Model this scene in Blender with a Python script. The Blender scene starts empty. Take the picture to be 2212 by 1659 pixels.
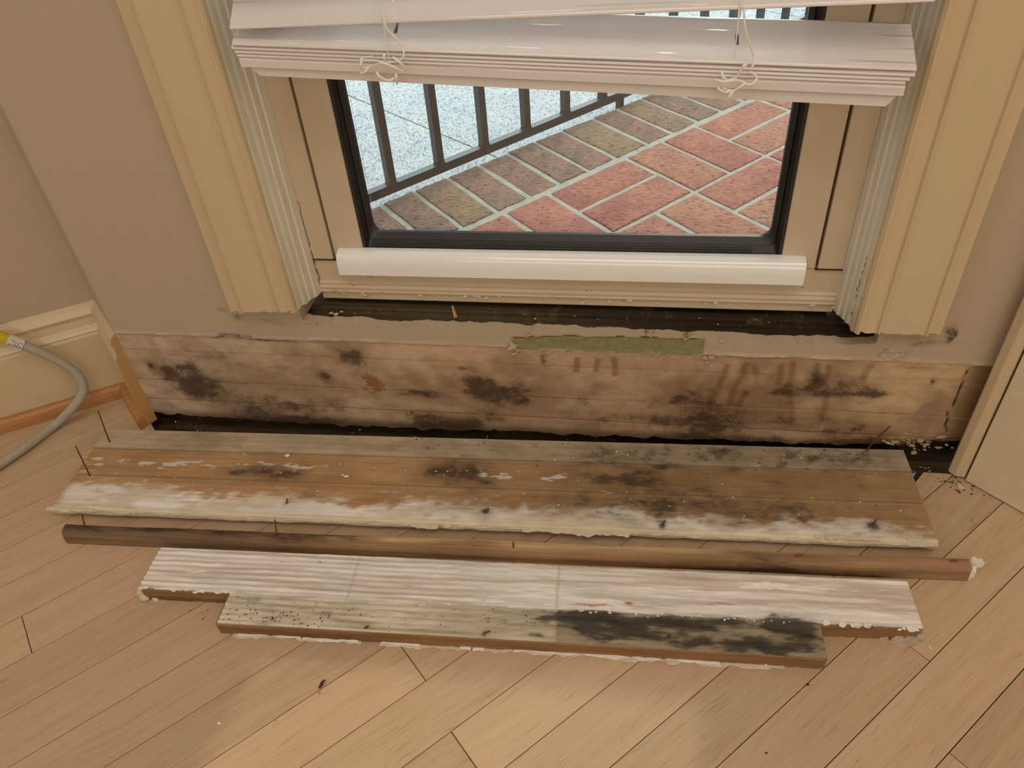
import bpy, bmesh, math, random
import numpy as np
from mathutils import Vector, Matrix
random.seed(3)
sc = bpy.context.scene
# ------------------------------------------------------------------ camera
cam = bpy.data.cameras.new('camera'); camo = bpy.data.objects.new('camera', cam); sc.collection.objects.link(camo); sc.camera = camo
cam.sensor_width = 36; cam.lens = 27.033; cam.clip_start = .01
camo.matrix_world = Matrix(((.98717312, -.04362368, .15357803, 0), (.14499343, .64762675, -.74803509, -.7022592), (-.0668292, .76070794, .64564486, .70), (0, 0, 0, 1)))
# ------------------------------------------------------------------ world and lights
w = bpy.data.worlds.new('world'); sc.world = w; w.use_nodes = True
w.node_tree.nodes['Background'].inputs[0].default_value = (.80, .90, 1., 1); w.node_tree.nodes['Background'].inputs[1].default_value = 3.3
def area(name, loc, target, size, power, col):
    l = bpy.data.lights.new(name, 'AREA'); l.shape = 'RECTANGLE'; l.size, l.size_y = size; l.energy = power; l.color = col
    o = bpy.data.objects.new(name, l); sc.collection.objects.link(o); o.location = loc
    o.rotation_euler = (Vector(target)-Vector(loc)).to_track_quat('-Z', 'Y').to_euler(); return o
area('overhead_fill', (.1, -1.25, 2.40), (.1, -1.1, 0), (1.5, 1.2), 13, (1., .93, .83))  # added overhead fill that brightens the foreground floor, not a known fixture
area('rear_fill', (.3, -3.15, 1.25), (0, 0, .45), (2.6, 1.5), 18, (1., .89, .74))  # added fill behind the camera, lights the window wall and board fronts
area('side_window_left', (-1.65, -1.3, 1.25), (0, -.4, .0), (1.0, 1.3), 4, (.93, .93, 1.))
area('side_window_right', (1.55, -1.5, 1.3), (0, -.3, .0), (1.0, 1.3), 4, (1., .9, .78))
sl = bpy.data.lights.new('sun', 'SUN'); sl.energy = 1.1; sl.angle = math.radians(2.5); sl.color = (1., .86, .62)
so = bpy.data.objects.new('sun', sl); sc.collection.objects.link(so); so.rotation_euler = Vector((-.15, -1., -.72)).to_track_quat('-Z', 'Y').to_euler()
sc.view_settings.view_transform = 'Standard'; sc.view_settings.look = 'None'; sc.view_settings.gamma = 1; sc.view_settings.use_curve_mapping = False
sc.view_settings.exposure = 0.28
WALLC = (184, 166, 142)
P = {
 'cordL': [[(-0.212,-0.0565,0.5345),(-0.2105,-0.0585,0.5226),(-0.2033,-0.056,0.5119),(-0.2005,-0.0546,0.5049),(-0.1997,-0.0575,0.5008),(-0.2019,-0.0581,0.4975),(-0.207,-0.0551,0.4948),(-0.2164,-0.0553,0.4944),(-0.225,-0.0582,0.4969),(-0.2357,-0.0573,0.4971),(-0.2388,-0.0546,0.4971),(-0.2346,-0.0562,0.4988),(-0.2265,-0.0585,0.5004)],[(-0.2372,-0.0565,0.4966),(-0.2383,-0.0585,0.4937),(-0.2375,-0.056,0.4903),(-0.2293,-0.0546,0.4917),(-0.2191,-0.0575,0.4945),(-0.2106,-0.0581,0.4915),(-0.2039,-0.0551,0.4872),(-0.2014,-0.0553,0.4888),(-0.2035,-0.0582,0.4945),(-0.2096,-0.0573,0.4989)],[(-0.2328,-0.0565,0.4906),(-0.2349,-0.0585,0.4884),(-0.239,-0.056,0.4858),(-0.241,-0.0546,0.4861)],[(-0.2261,-0.0565,0.4866),(-0.2231,-0.0585,0.4832),(-0.2172,-0.056,0.4795),(-0.2117,-0.0546,0.4809),(-0.2091,-0.0575,0.485),(-0.209,-0.0581,0.481),(-0.2103,-0.0551,0.4763)],[(-0.2174,-0.0565,0.4957),(-0.2171,-0.0585,0.4994),(-0.2167,-0.056,0.5012)]],
 'cordR': [[(0.0709,-0.0565,0.5317),(0.0741,-0.0585,0.5152),(0.0799,-0.056,0.5014),(0.0839,-0.0546,0.4914),(0.084,-0.0575,0.4871),(0.0822,-0.0581,0.4858)],[(0.0789,-0.0565,0.4861),(0.0763,-0.0585,0.4866),(0.0731,-0.056,0.4785),(0.0696,-0.0546,0.4754),(0.0651,-0.0575,0.4754),(0.0612,-0.0581,0.4789),(0.0604,-0.0551,0.4814)],[(0.0558,-0.0565,0.4755),(0.0631,-0.0585,0.4746),(0.0726,-0.056,0.4748),(0.0778,-0.0546,0.4725),(0.0821,-0.0575,0.4717),(0.0862,-0.0581,0.4731),(0.0881,-0.0551,0.4759),(0.0857,-0.0553,0.479),(0.0812,-0.0582,0.4818)],[(0.0801,-0.0565,0.4726),(0.0754,-0.0585,0.4699),(0.0716,-0.056,0.4665),(0.0667,-0.0546,0.4666),(0.0628,-0.0575,0.4687)],[(0.071,-0.0565,0.4667),(0.0683,-0.0585,0.4629),(0.0665,-0.056,0.4582)],[(0.0584,-0.0565,0.4694),(0.0609,-0.0585,0.4676),(0.0648,-0.056,0.4654),(0.0708,-0.0546,0.4656)]],
 'w_mould': [(-0.5857,0.0881,0.0242,0.0191,1.0),(-0.569,0.0707,0.0176,0.013,0.8),(-0.5893,0.0516,0.0206,0.0118,0.4),(-0.5252,0.1122,0.0387,0.0168,0.42),(-0.4886,0.1275,0.0284,0.0105,0.3),(-0.5555,0.0618,0.0304,0.0148,0.55),(-0.5023,0.042,0.0567,0.0151,0.5),(-0.4328,0.0324,0.0525,0.0134,0.5),(-0.4579,0.0595,0.0391,0.0202,0.28),(-0.3855,0.0951,0.0435,0.0229,0.25),(-0.4846,0.012,0.0407,0.007,0.7),(-0.4059,0.0089,0.0397,0.0061,0.6),(-0.3598,0.1407,0.0132,0.0101,0.6),(-0.3513,0.1252,0.0073,0.0095,0.9),(-0.3368,0.1289,0.0102,0.0109,1.0),(-0.3207,0.1135,0.036,0.0119,0.32),(-0.2894,0.0697,0.0061,0.0047,0.8),(-0.2679,0.071,0.0207,0.0055,0.75),(-0.2438,0.0709,0.0121,0.0047,0.5),(-0.3865,0.0912,0.0075,0.0077,0.5),(-0.1835,0.0799,0.0153,0.0136,1.0),(-0.1658,0.068,0.0264,0.0108,0.8),(-0.1454,0.0844,0.0202,0.0083,0.9),(-0.135,0.0653,0.014,0.0085,0.95),(-0.1944,0.1157,0.0149,0.0051,0.7),(-0.2203,0.0677,0.0084,0.0047,0.3),(-0.1534,0.093,0.0457,0.0104,0.45),(-0.0574,0.0777,0.028,0.0149,0.33),(-0.1344,0.1217,0.0067,0.0057,0.45),(-0.1086,0.073,0.0343,0.0106,0.3),(0.0477,0.0768,0.014,0.0074,0.7),(0.0234,0.0723,0.0088,0.0045,0.6),(0.0954,0.0857,0.0471,0.0214,0.35),(0.0715,0.0504,0.0326,0.0106,0.45),(0.0218,0.047,0.0388,0.0077,0.5),(-0.2558,0.0278,0.0342,0.0099,0.72),(-0.2224,0.0244,0.043,0.0082,0.7),(-0.1819,0.0329,0.0362,0.0081,0.4),(-0.2857,0.0356,0.025,0.0049,0.5),(-0.0461,0.0423,0.0455,0.0078,0.3),(0.0987,0.0523,0.0215,0.0165,0.6),(0.1115,0.0339,0.0538,0.0108,0.5),(0.2016,0.105,0.0372,0.0096,0.72),(0.2344,0.1166,0.0268,0.0114,0.6),(0.2522,0.1024,0.0293,0.0041,0.6),(0.2066,0.1191,0.0099,0.0081,0.6),(0.1771,0.0993,0.0252,0.0056,0.5),(0.1693,0.0831,0.0307,0.0142,0.3),(0.1795,0.0504,0.0672,0.009,0.45),(0.2549,0.0406,0.0306,0.0127,0.55),(0.1682,0.0185,0.1053,0.007,0.55),(0.0808,0.07,0.0214,0.0219,0.4),(0.262,0.103,0.0146,0.0048,0.5),(0.2957,0.0206,0.0356,0.0046,0.5),(0.3503,0.0288,0.0297,0.0104,0.7),(0.3765,0.0076,0.0298,0.0122,1.0),(0.3402,0.0085,0.0303,0.0077,0.8),(0.2033,0.1237,0.0069,0.0133,0.45),(0.23,0.0614,0.0304,0.0058,0.4),(-0.1035,0.1297,0.0033,0.007,0.9),(-0.1042,0.1401,0.0022,0.0021,0.9),(-0.6257,0.0963,0.0034,0.004,0.9),(0.3274,0.1239,0.0023,0.0033,1.2),(-0.4144,0.1273,0.0087,0.0074,0.45),(0.0776,0.1641,0.004,0.0039,0.3),(-0.4891,0.1551,0.0248,0.0022,0.9),(-0.512,0.1513,0.0126,0.0022,0.8),(-0.4629,0.1505,0.0247,0.0029,0.9),(-0.4269,0.1485,0.0244,0.0022,0.7),(-0.5917,0.1486,0.0065,0.0015,0.5),(-0.4747,0.1809,0.0073,0.0049,1.0),(-0.4908,0.1926,0.0055,0.0055,0.7),(-0.4396,0.1781,0.018,0.0028,0.6),(-0.4261,0.1731,0.012,0.0021,0.5),(0.3251,0.1917,0.0044,0.0083,1.1),(0.3314,0.1883,0.0027,0.0071,1.0),(0.3153,0.1779,0.018,0.0024,0.9),(0.307,0.1744,0.0136,0.0018,0.6),(0.3056,0.1438,0.0139,0.0019,0.6),(0.2862,0.184,0.0271,0.0024,0.5),(0.3288,0.1815,0.0036,0.0042,0.8)],
 'w_rust': [(-0.3339,0.1077,0.0158,0.0105,0.6),(-0.3294,0.0844,0.0185,0.0123,0.85),(-0.3336,0.0941,0.0172,0.0061,0.5),(-0.3186,0.0773,0.0086,0.0078,0.5),(-0.2966,0.0809,0.0304,0.0116,0.3),(-0.2835,0.0685,0.0098,0.0055,0.7),(-0.279,0.0385,0.0212,0.0074,0.75),(-0.2951,0.0535,0.0112,0.004,0.4),(-0.5564,0.02,0.0208,0.0052,0.5),(0.2922,0.0358,0.0101,0.0045,0.4),(0.3154,0.1773,0.0135,0.0018,0.7),(-0.3534,0.1156,0.0098,0.0074,0.4)],
 'w_brown': [(-0.0193,0.1291,0.0372,0.0172,0.25),(-0.0625,0.1198,0.0218,0.014,0.2),(0.1044,0.1007,0.0617,0.0346,0.5),(0.1763,0.1049,0.0794,0.0306,0.45),(0.1305,0.0583,0.0887,0.0294,0.6),(0.2643,0.0451,0.0603,0.0292,0.5),(0.0216,0.0509,0.0874,0.0227,0.4),(-0.2691,0.0631,0.0726,0.0311,0.4),(-0.3267,0.083,0.0429,0.0305,0.35),(-0.1503,0.0549,0.1155,0.0308,0.25),(-0.4626,0.0429,0.0786,0.0288,0.35),(-0.5442,0.0943,0.0524,0.0273,0.25),(-0.0569,0.1479,0.0634,0.0108,0.25),(0.3683,0.0887,0.0189,0.0466,0.55),(0.3652,0.0299,0.0246,0.0294,0.7),(0.2931,0.032,0.0403,0.0223,0.4),(-0.3404,0.1345,0.0358,0.0144,0.4),(-0.3801,0.1179,0.0488,0.0365,0.2),(0.0635,0.0837,0.0425,0.0287,0.4),(0.3197,0.0492,0.0296,0.0217,0.2),(-0.6522,0.0725,0.0208,0.0404,0.0),(0.1819,0.0692,0.041,0.0216,0.3)],
 'w_light': [(-0.4844,0.0579,0.0395,0.0163,0.5),(-0.5643,0.0364,0.0412,0.0085,0.5),(-0.4467,0.0994,0.0254,0.0108,0.3),(0.191,0.1231,0.0109,0.0107,0.6),(0.1439,0.117,0.0091,0.0123,0.5),(0.1117,0.129,0.0071,0.0121,0.4),(0.2095,0.1308,0.0049,0.0093,0.5),(0.2006,0.0814,0.0142,0.017,0.6),(0.1056,0.09,0.0073,0.0128,0.45),(0.2912,0.1048,0.0335,0.0235,0.55),(0.2467,0.0808,0.0298,0.021,0.35),(0.269,0.1373,0.033,0.0097,0.3),(0.152,0.1311,0.005,0.0094,0.3),(0.0621,0.1018,0.0158,0.0141,0.2),(0.16,0.145,0.0118,0.0039,0.3),(0.2604,0.0635,0.03,0.0072,0.4)],
 'w_pink': [(0.3387,0.0725,0.0217,0.0196,0.8),(0.3408,0.1009,0.0118,0.0135,0.3),(0.3152,0.0673,0.0196,0.0107,0.3)],
 'w_drip': [[(0.1068,0.1356),(0.1026,0.1182),(0.0989,0.0932)],[(0.1269,0.1379),(0.1231,0.1193),(0.1168,0.0978),(0.1148,0.0781)],[(0.099,0.0917),(0.0926,0.0708),(0.0922,0.0519)],[(0.1353,0.1357),(0.1423,0.1134)],[(0.1658,0.1399),(0.1669,0.1127)],[(0.1764,0.1418),(0.1792,0.1086)],[(0.2025,0.1418),(0.2077,0.1102)],[(0.2152,0.1398),(0.2148,0.121)],[(0.2584,0.1421),(0.2535,0.1245)],[(0.1791,0.0966),(0.1885,0.0734),(0.1897,0.0564)],[(0.2199,0.0991),(0.2215,0.0792),(0.2208,0.0608)],[(-0.0221,0.1386),(-0.0201,0.1164)],[(-0.0408,0.1363),(-0.0429,0.1208)],[(-0.0634,0.1366),(-0.0647,0.1197)],[(0.1312,0.0951),(0.1251,0.0766)],[(0.0929,0.1),(0.0942,0.0709)]],
 'crack': [[(0.3593,0.1441),(0.3567,0.1322),(0.3577,0.119),(0.3573,0.1006),(0.359,0.0874)],[(0.3544,0.0815),(0.3575,0.0702),(0.3577,0.0608),(0.3624,0.0508)]],
 'b_mould': [(-0.5718,-0.0532,0.0317,0.0118,0.6),(-0.542,-0.0466,0.019,0.0102,0.4),(-0.5845,-0.0672,0.0189,0.0066,0.5),(-0.395,-0.0437,0.0306,0.01,0.5),(-0.2438,-0.0318,0.0356,0.0116,0.45),(-0.3255,-0.0466,0.036,0.0065,0.25),(0.0237,-0.0388,0.1094,0.0142,0.6),(0.1331,-0.0299,0.1335,0.0157,0.55),(0.2673,-0.0152,0.0526,0.0141,0.5),(-0.0322,-0.0394,0.0447,0.0095,0.5),(-0.2354,-0.0819,0.0137,0.0123,0.95),(-0.2062,-0.0825,0.0193,0.0153,1.0),(-0.1804,-0.0826,0.0146,0.0137,0.95),(-0.1616,-0.0924,0.01,0.0059,0.7),(-0.4455,-0.0994,0.0415,0.0108,0.6),(-0.4777,-0.1036,0.0239,0.0077,0.45),(-0.3788,-0.1318,0.0137,0.0072,0.5),(-0.4182,-0.0987,0.0236,0.0077,0.5),(-0.019,-0.0802,0.0324,0.0104,0.6),(0.0132,-0.0701,0.0323,0.012,0.5),(0.0773,-0.0793,0.0629,0.0183,0.4),(-0.0579,-0.0723,0.0329,0.0106,0.3),(-0.1086,-0.1133,0.0802,0.01,0.35),(-0.0279,-0.1133,0.0525,0.0141,0.4),(0.0402,-0.1038,0.0416,0.0156,0.6),(0.1074,-0.1014,0.0307,0.0112,0.5),(0.1784,-0.0985,0.0352,0.0125,0.6),(0.2541,-0.0884,0.0298,0.0111,0.3),(-0.1546,-0.1336,0.0428,0.0069,0.3),(0.1467,-0.1148,0.0698,0.0081,0.4),(0.1825,-0.0631,0.0311,0.0073,0.4),(-0.4016,-0.1462,0.0028,0.0035,0.9),(-0.1594,-0.1375,0.0032,0.0041,1.0),(-0.16,-0.1341,0.0021,0.0021,1.0),(0.0401,-0.1404,0.003,0.0033,1.0),(0.2671,-0.117,0.0058,0.0053,1.0),(0.2628,-0.1193,0.0029,0.0033,1.0),(-0.1487,-0.0285,0.0175,0.0066,0.4),(0.1775,-0.0147,0.0076,0.0048,0.7),(0.2142,-0.0195,0.0075,0.0047,0.7),(0.1173,-0.0234,0.0109,0.0063,0.7)],
 'b_white': [(-0.6197,-0.0993,0.0926,0.0055,0.75),(-0.5088,-0.0902,0.0966,0.0055,0.6),(-0.3742,-0.0855,0.0529,0.0046,0.5),(-0.1529,-0.0765,0.028,0.0068,0.9),(-0.1136,-0.0732,0.0278,0.0068,0.85),(-0.0959,-0.0808,0.0138,0.0045,0.8),(-0.4053,-0.0841,0.0357,0.0039,0.6),(-0.2743,-0.0789,0.0231,0.0031,0.5),(-0.6555,-0.0939,0.0502,0.0064,0.4),(-0.2963,-0.1061,0.0057,0.0037,0.7),(-0.0087,-0.0645,0.0327,0.003,0.4),(0.051,-0.058,0.0377,0.0038,0.5),(0.1308,-0.0602,0.0316,0.0037,0.4),(0.2773,-0.0442,0.0257,0.0037,0.4),(-0.259,-0.1155,0.0335,0.0029,0.4),(-0.0182,-0.0962,0.0213,0.0029,0.5),(0.1796,-0.0881,0.0305,0.0042,0.4),(0.2095,-0.0889,0.0101,0.007,0.5),(0.1493,-0.0873,0.0154,0.0028,0.5),(-0.6064,-0.1456,0.0536,0.0147,0.5),(-0.6436,-0.1676,0.0355,0.0142,0.6),(-0.518,-0.1491,0.0233,0.0086,0.3)],
 'b_rust': [(-0.3327,-0.043,0.0241,0.0041,0.5),(-0.161,-0.0254,0.0176,0.0041,0.3),(-0.4258,-0.0461,0.0062,0.0083,0.5),(-0.4085,-0.1541,0.0169,0.0035,0.4),(-0.4282,-0.163,0.0113,0.0021,0.4),(-0.2292,-0.0431,0.0352,0.0032,0.3),(-0.6606,-0.0715,0.0051,0.0025,0.5)],
 's_mould': [(-0.5933,-0.2064,0.0849,0.0132,0.6),(-0.5068,-0.2017,0.0557,0.0078,0.7),(-0.3928,-0.1991,0.0649,0.0064,0.9),(-0.338,-0.196,0.0429,0.0051,0.8),(-0.4592,-0.204,0.033,0.0051,0.6),(-0.1584,-0.1925,0.0154,0.0037,0.6),(0.0014,-0.1919,0.0586,0.0042,1.0),(0.0745,-0.1884,0.0672,0.0042,1.0),(0.146,-0.185,0.0472,0.003,0.8),(-0.2579,-0.1884,0.0527,0.0032,0.4),(-0.6454,-0.2007,0.0232,0.0094,0.5)],
 't_mould': [(0.0038,-0.2675,0.0542,0.0074,1.1),(-0.0515,-0.268,0.0414,0.0053,0.7),(0.0491,-0.2602,0.036,0.0053,0.9),(-0.0196,-0.2593,0.0413,0.0037,0.8),(0.0939,-0.2582,0.04,0.0063,0.55),(0.156,-0.2517,0.0264,0.0116,1.1),(0.1676,-0.2632,0.0217,0.0103,0.8),(0.1231,-0.2779,0.0346,0.007,0.7),(0.0708,-0.2834,0.0393,0.007,0.6),(0.0266,-0.278,0.04,0.0072,0.7),(-0.0091,-0.2843,0.0269,0.0071,0.7),(-0.0321,-0.2791,0.0181,0.0072,0.6),(0.1399,-0.281,0.0257,0.006,0.8),(-0.2075,-0.2786,0.0239,0.0064,0.45),(-0.1353,-0.2766,0.0374,0.0064,0.4),(-0.074,-0.2756,0.0276,0.0063,0.4),(-0.3042,-0.2886,0.0292,0.0053,0.3),(-0.386,-0.2829,0.02,0.0033,0.6),(-0.3464,-0.2845,0.0247,0.0033,0.4),(-0.4034,-0.2731,0.0127,0.0022,0.5),(-0.0817,-0.2894,0.0091,0.0031,0.6),(-0.1345,-0.295,0.0028,0.0041,0.8),(-0.3403,-0.3005,0.0292,0.0053,0.42),(-0.3685,-0.3061,0.0195,0.0042,0.35),(0.0996,-0.2364,0.0227,0.0022,0.5),(0.1742,-0.2773,0.0102,0.005,0.5)],
 't_rust': [(-0.3699,-0.2307,0.0136,0.0018,0.55),(-0.3494,-0.2349,0.0083,0.003,0.55),(-0.3308,-0.2269,0.0052,0.0036,0.7),(-0.3513,-0.2442,0.0103,0.0023,0.5),(-0.3266,-0.2388,0.0072,0.0029,0.6),(-0.3068,-0.2506,0.0453,0.0017,0.5),(-0.2409,-0.2464,0.0298,0.0017,0.35),(-0.2018,-0.2614,0.0579,0.0017,0.6),(-0.1147,-0.2554,0.0474,0.0016,0.7),(-0.0201,-0.2502,0.0371,0.0022,0.8),(-0.1606,-0.27,0.0521,0.0016,0.5),(-0.3669,-0.2589,0.0153,0.0029,0.3),(0.0077,-0.2457,0.0065,0.0027,0.8),(0.0968,-0.2032,0.0328,0.0023,0.55),(0.1427,-0.2083,0.0414,0.0023,0.5),(0.0494,-0.2277,0.0371,0.0017,0.3),(0.2114,-0.2015,0.0136,0.0023,0.6),(-0.0456,-0.2259,0.0192,0.0017,0.3),(0.2284,-0.2312,0.022,0.0021,0.4),(0.1983,-0.229,0.0178,0.0022,0.5),(0.1714,-0.2668,0.003,0.0112,0.9),(-0.2152,-0.2474,0.0394,0.0011,0.4),(0.1639,-0.2217,0.0271,0.0017,0.25)],
 't_white': [(0.1428,-0.2072,0.0276,0.004,0.9),(0.1652,-0.2106,0.041,0.0045,0.7),(0.0634,-0.2235,0.0556,0.0022,0.9),(-0.0705,-0.2196,0.058,0.0047,0.5),(-0.1672,-0.2368,0.0441,0.0023,0.7),(0.0033,-0.2532,0.0322,0.0021,0.9),(-0.4672,-0.2525,0.0368,0.0029,0.9),(0.2238,-0.2075,0.0404,0.0102,0.4),(-0.3205,-0.2412,0.0306,0.0047,0.4),(-0.0667,-0.256,0.0374,0.0027,0.8)],
 'balusters': [(-0.4823,0.6557),(-0.4148,0.7486),(-0.3341,0.8229),(-0.2618,0.9066),(-0.1759,1.001),(-0.0868,1.0964)],
 'debris_px': [(0.3398,-0.011),(0.3452,-0.0143),(0.3566,-0.0096),(0.3523,-0.019),(0.3302,-0.0414)],
 'cable': [(-0.8384,-0.1398,0.007),(-0.821,-0.1078,0.007),(-0.8052,-0.071,0.007),(-0.7909,-0.0288,0.007),(-0.7685,-0.0175,0.0235),(-0.7562,-0.0037,0.0345),(-0.7494,0.0054,0.0474),(-0.7515,0.0099,0.0652),(-0.7621,0.0091,0.0858),(-0.777,0.002,0.1092),(-0.794,-0.0065,0.1312),(-0.8036,-0.0126,0.1431),(-0.8108,-0.0172,0.1544)],
 'slabjoint': [(-0.8037,1.2848),(-0.3812,0.9317)],
 'railline': [(-0.526,0.6027),(-0.0403,1.1557)],
 'trim': [(0.3718,-0.0172),(0.3773,-0.0248),(0.3875,-0.0262),(0.3926,-0.033),(0.4358,-0.0742)],
}
C = bpy.context.scene.collection
# ------------------------------------------------------------------ colour helpers
def lin(c):
    return tuple((x/255/12.92) if x/255 <= 0.04045 else ((x/255+0.055)/1.055)**2.4 for x in c)
def L4(c): return (*lin(c), 1.0)

# ------------------------------------------------------------------ numpy noise
def hsh(i, j, s):
    n = (i*374761393 + j*668265263 + s*974711) & 0x7fffffff
    n = ((n ^ (n >> 13))*1274126177) & 0x7fffffff
    return ((n ^ (n >> 16)) & 0xffff)/65535.0
def vnoise(x, y, s=0):
    xi = np.floor(x).astype(np.int64); yi = np.floor(y).astype(np.int64)
    fx = x-xi; fy = y-yi; fx = fx*fx*(3-2*fx); fy = fy*fy*(3-2*fy)
    a = hsh(xi, yi, s); b = hsh(xi+1, yi, s); c = hsh(xi, yi+1, s); d = hsh(xi+1, yi+1, s)
    return (a*(1-fx)+b*fx)*(1-fy)+(c*(1-fx)+d*fx)*fy
def fbm(x, y, sc, o=4, s=0):
    r = 0; a = .5; t = 0
    for k in range(o):
        r = r+a*vnoise(x*sc, y*sc, s+k*17); t += a; a *= .55; sc *= 2.03
    return r/t
def blobs(X, Y, l, sx=1., sy=1., warp=.35, hard=1.0, seed=5):
    out = np.zeros_like(X)
    wx = (fbm(X, Y, 45, 3, seed)-.5)*2; wy = (fbm(X, Y, 45, 3, seed+9)-.5)*2
    for (cx, cy, rx, ry, st) in l:
        rx = max(abs(rx), .0015)*sx; ry = max(abs(ry), .0012)*sy
        d = ((X-cx)/rx+wx*warp*1.6)**2+((Y-cy)/ry+wy*warp*1.6)**2
        out = np.maximum(out, 0)+st*np.exp(-d*hard)*(1-np.clip(out, 0, 1)*.6)
    return out
def segdist(X, Y, pl):
    best = np.full_like(X, 9.)
    for (a, b) in zip(pl[:-1], pl[1:]):
        dx, dy = b[0]-a[0], b[1]-a[1]; L = dx*dx+dy*dy
        t = np.clip(((X-a[0])*dx+(Y-a[1])*dy)/L, 0, 1)
        best = np.minimum(best, np.hypot(X-a[0]-t*dx, Y-a[1]-t*dy))
    return best
def sstep(a, b, x):
    t = np.clip((x-a)/(b-a), 0, 1); return t*t*(3-2*t)
def mixc(c, col, f):
    f = np.clip(f, 0, 1)[..., None]; return c*(1-f)+np.array(lin(col))*f

# ------------------------------------------------------------------ object helpers
def link(o, parent=None):
    C.objects.link(o)
    if parent is not None: o.parent = parent
    return o
def tag(o, label=None, cat=None, group=None, kind=None):
    if label: o['label'] = label
    if cat: o['category'] = cat
    if group: o['group'] = group
    if kind: o['kind'] = kind
    return o
def empty(name, loc=(0, 0, 0), rz=0.):
    o = bpy.data.objects.new(name, None); C.objects.link(o)
    o.location = loc; o.rotation_euler = (0, 0, rz); o.empty_display_size = .02
    return o
def pobj(name, verts, faces, mat, parent=None, smooth=False, attrs=None, loc=None, rz=0.):
    me = bpy.data.meshes.new(name)
    me.from_pydata([tuple(v) for v in verts], [], faces); me.update()
    if mat: me.materials.append(mat)
    if smooth:
        me.polygons.foreach_set('use_smooth', [True]*len(me.polygons))
        try: me.set_sharp_from_angle(angle=math.radians(40))
        except Exception: pass
    if attrs:
        for k, arr in attrs.items():
            a = me.color_attributes.new(k, 'FLOAT_COLOR', 'POINT')
            n = len(me.vertices); buf = np.ones((n, 4), np.float32); buf[:, :3] = arr.reshape(-1, 3)
            a.data.foreach_set('color', buf.ravel())
    o = bpy.data.objects.new(name, me); link(o, parent)
    if loc is not None: o.location = loc
    if rz: o.rotation_euler = (0, 0, rz)
    return o
def bmobj(name, bm, mat, parent=None, smooth=False):
    bmesh.ops.recalc_face_normals(bm, faces=bm.faces)
    me = bpy.data.meshes.new(name); bm.to_mesh(me); bm.free()
    if mat: me.materials.append(mat)
    if smooth:
        me.polygons.foreach_set('use_smooth', [True]*len(me.polygons))
        me.set_sharp_from_angle(angle=math.radians(35))
    return link(bpy.data.objects.new(name, me), parent)
def box(name, x0, x1, y0, y1, z0, z1, mat, parent=None, bev=0.):
    bm = bmesh.new(); bmesh.ops.create_cube(bm, size=1)
    for v in bm.verts:
        v.co = Vector(((x0+x1)/2+v.co.x*(x1-x0), (y0+y1)/2+v.co.y*(y1-y0), (z0+z1)/2+v.co.z*(z1-z0)))
    if bev: bmesh.ops.bevel(bm, geom=bm.edges[:], offset=bev, segments=2, profile=.5, affect='EDGES')
    return bmobj(name, bm, mat, parent)
def tube(name, pts, r, mat, parent=None, n=8, smooth=True, sub=4):
    P_ = [Vector(p) for p in pts]
    if sub > 1 and len(P_) > 2:
        Q = []
        for i in range(len(P_)-1):
            p0 = P_[max(i-1, 0)]; p1 = P_[i]; p2 = P_[i+1]; p3 = P_[min(i+2, len(P_)-1)]
            for k in range(sub):
                t = k/sub
                Q.append(.5*((2*p1)+(p2-p0)*t+(2*p0-5*p1+4*p2-p3)*t*t+(3*p1-p0-3*p2+p3)*t**3))
        Q.append(P_[-1]); P_ = Q
    V = []; F = []
    up = Vector((.3, .2, .93)).normalized()
    N = None
    for i, p in enumerate(P_):
        d = (P_[min(i+1, len(P_)-1)]-P_[max(i-1, 0)]).normalized()
        if N is None: N = d.cross(up).normalized()
        else: N = (N-d*N.dot(d)).normalized()
        B = d.cross(N); rr = r(i/(len(P_)-1)) if callable(r) else r
        for k in range(n):
            a = 2*math.pi*k/n; V.append(p+N*math.cos(a)*rr+B*math.sin(a)*rr)
    m = len(P_)
    for i in range(m-1):
        for k in range(n): F.append((i*n+k, i*n+(k+1) % n, (i+1)*n+(k+1) % n, (i+1)*n+k))
    F.append(tuple(range(n))[::-1]); F.append(tuple((m-1)*n+k for k in range(n)))
    return pobj(name, V, F, mat, parent, smooth)
def extrude_profile(name, prof, a0, a1, axis, mat, parent=None, smooth=False):
    """closed profile of 2D points run along x ('x': prof=(y,z)) or z ('z': prof=(x,y))"""
    n = len(prof); V = []
    for t in (a0, a1):
        for p in prof: V.append((t, p[0], p[1]) if axis == 'x' else (p[0], p[1], t))
    F = [(i, (i+1) % n, n+(i+1) % n, n+i) for i in range(n)]
    bm = bmesh.new(); vs = [bm.verts.new(v) for v in V]
    for f in F: bm.faces.new([vs[i] for i in f])
    bm.faces.new([vs[i] for i in range(n)]); bm.faces.new([vs[n+i] for i in range(n)])
    return bmobj(name, bm, mat, parent, smooth)
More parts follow.
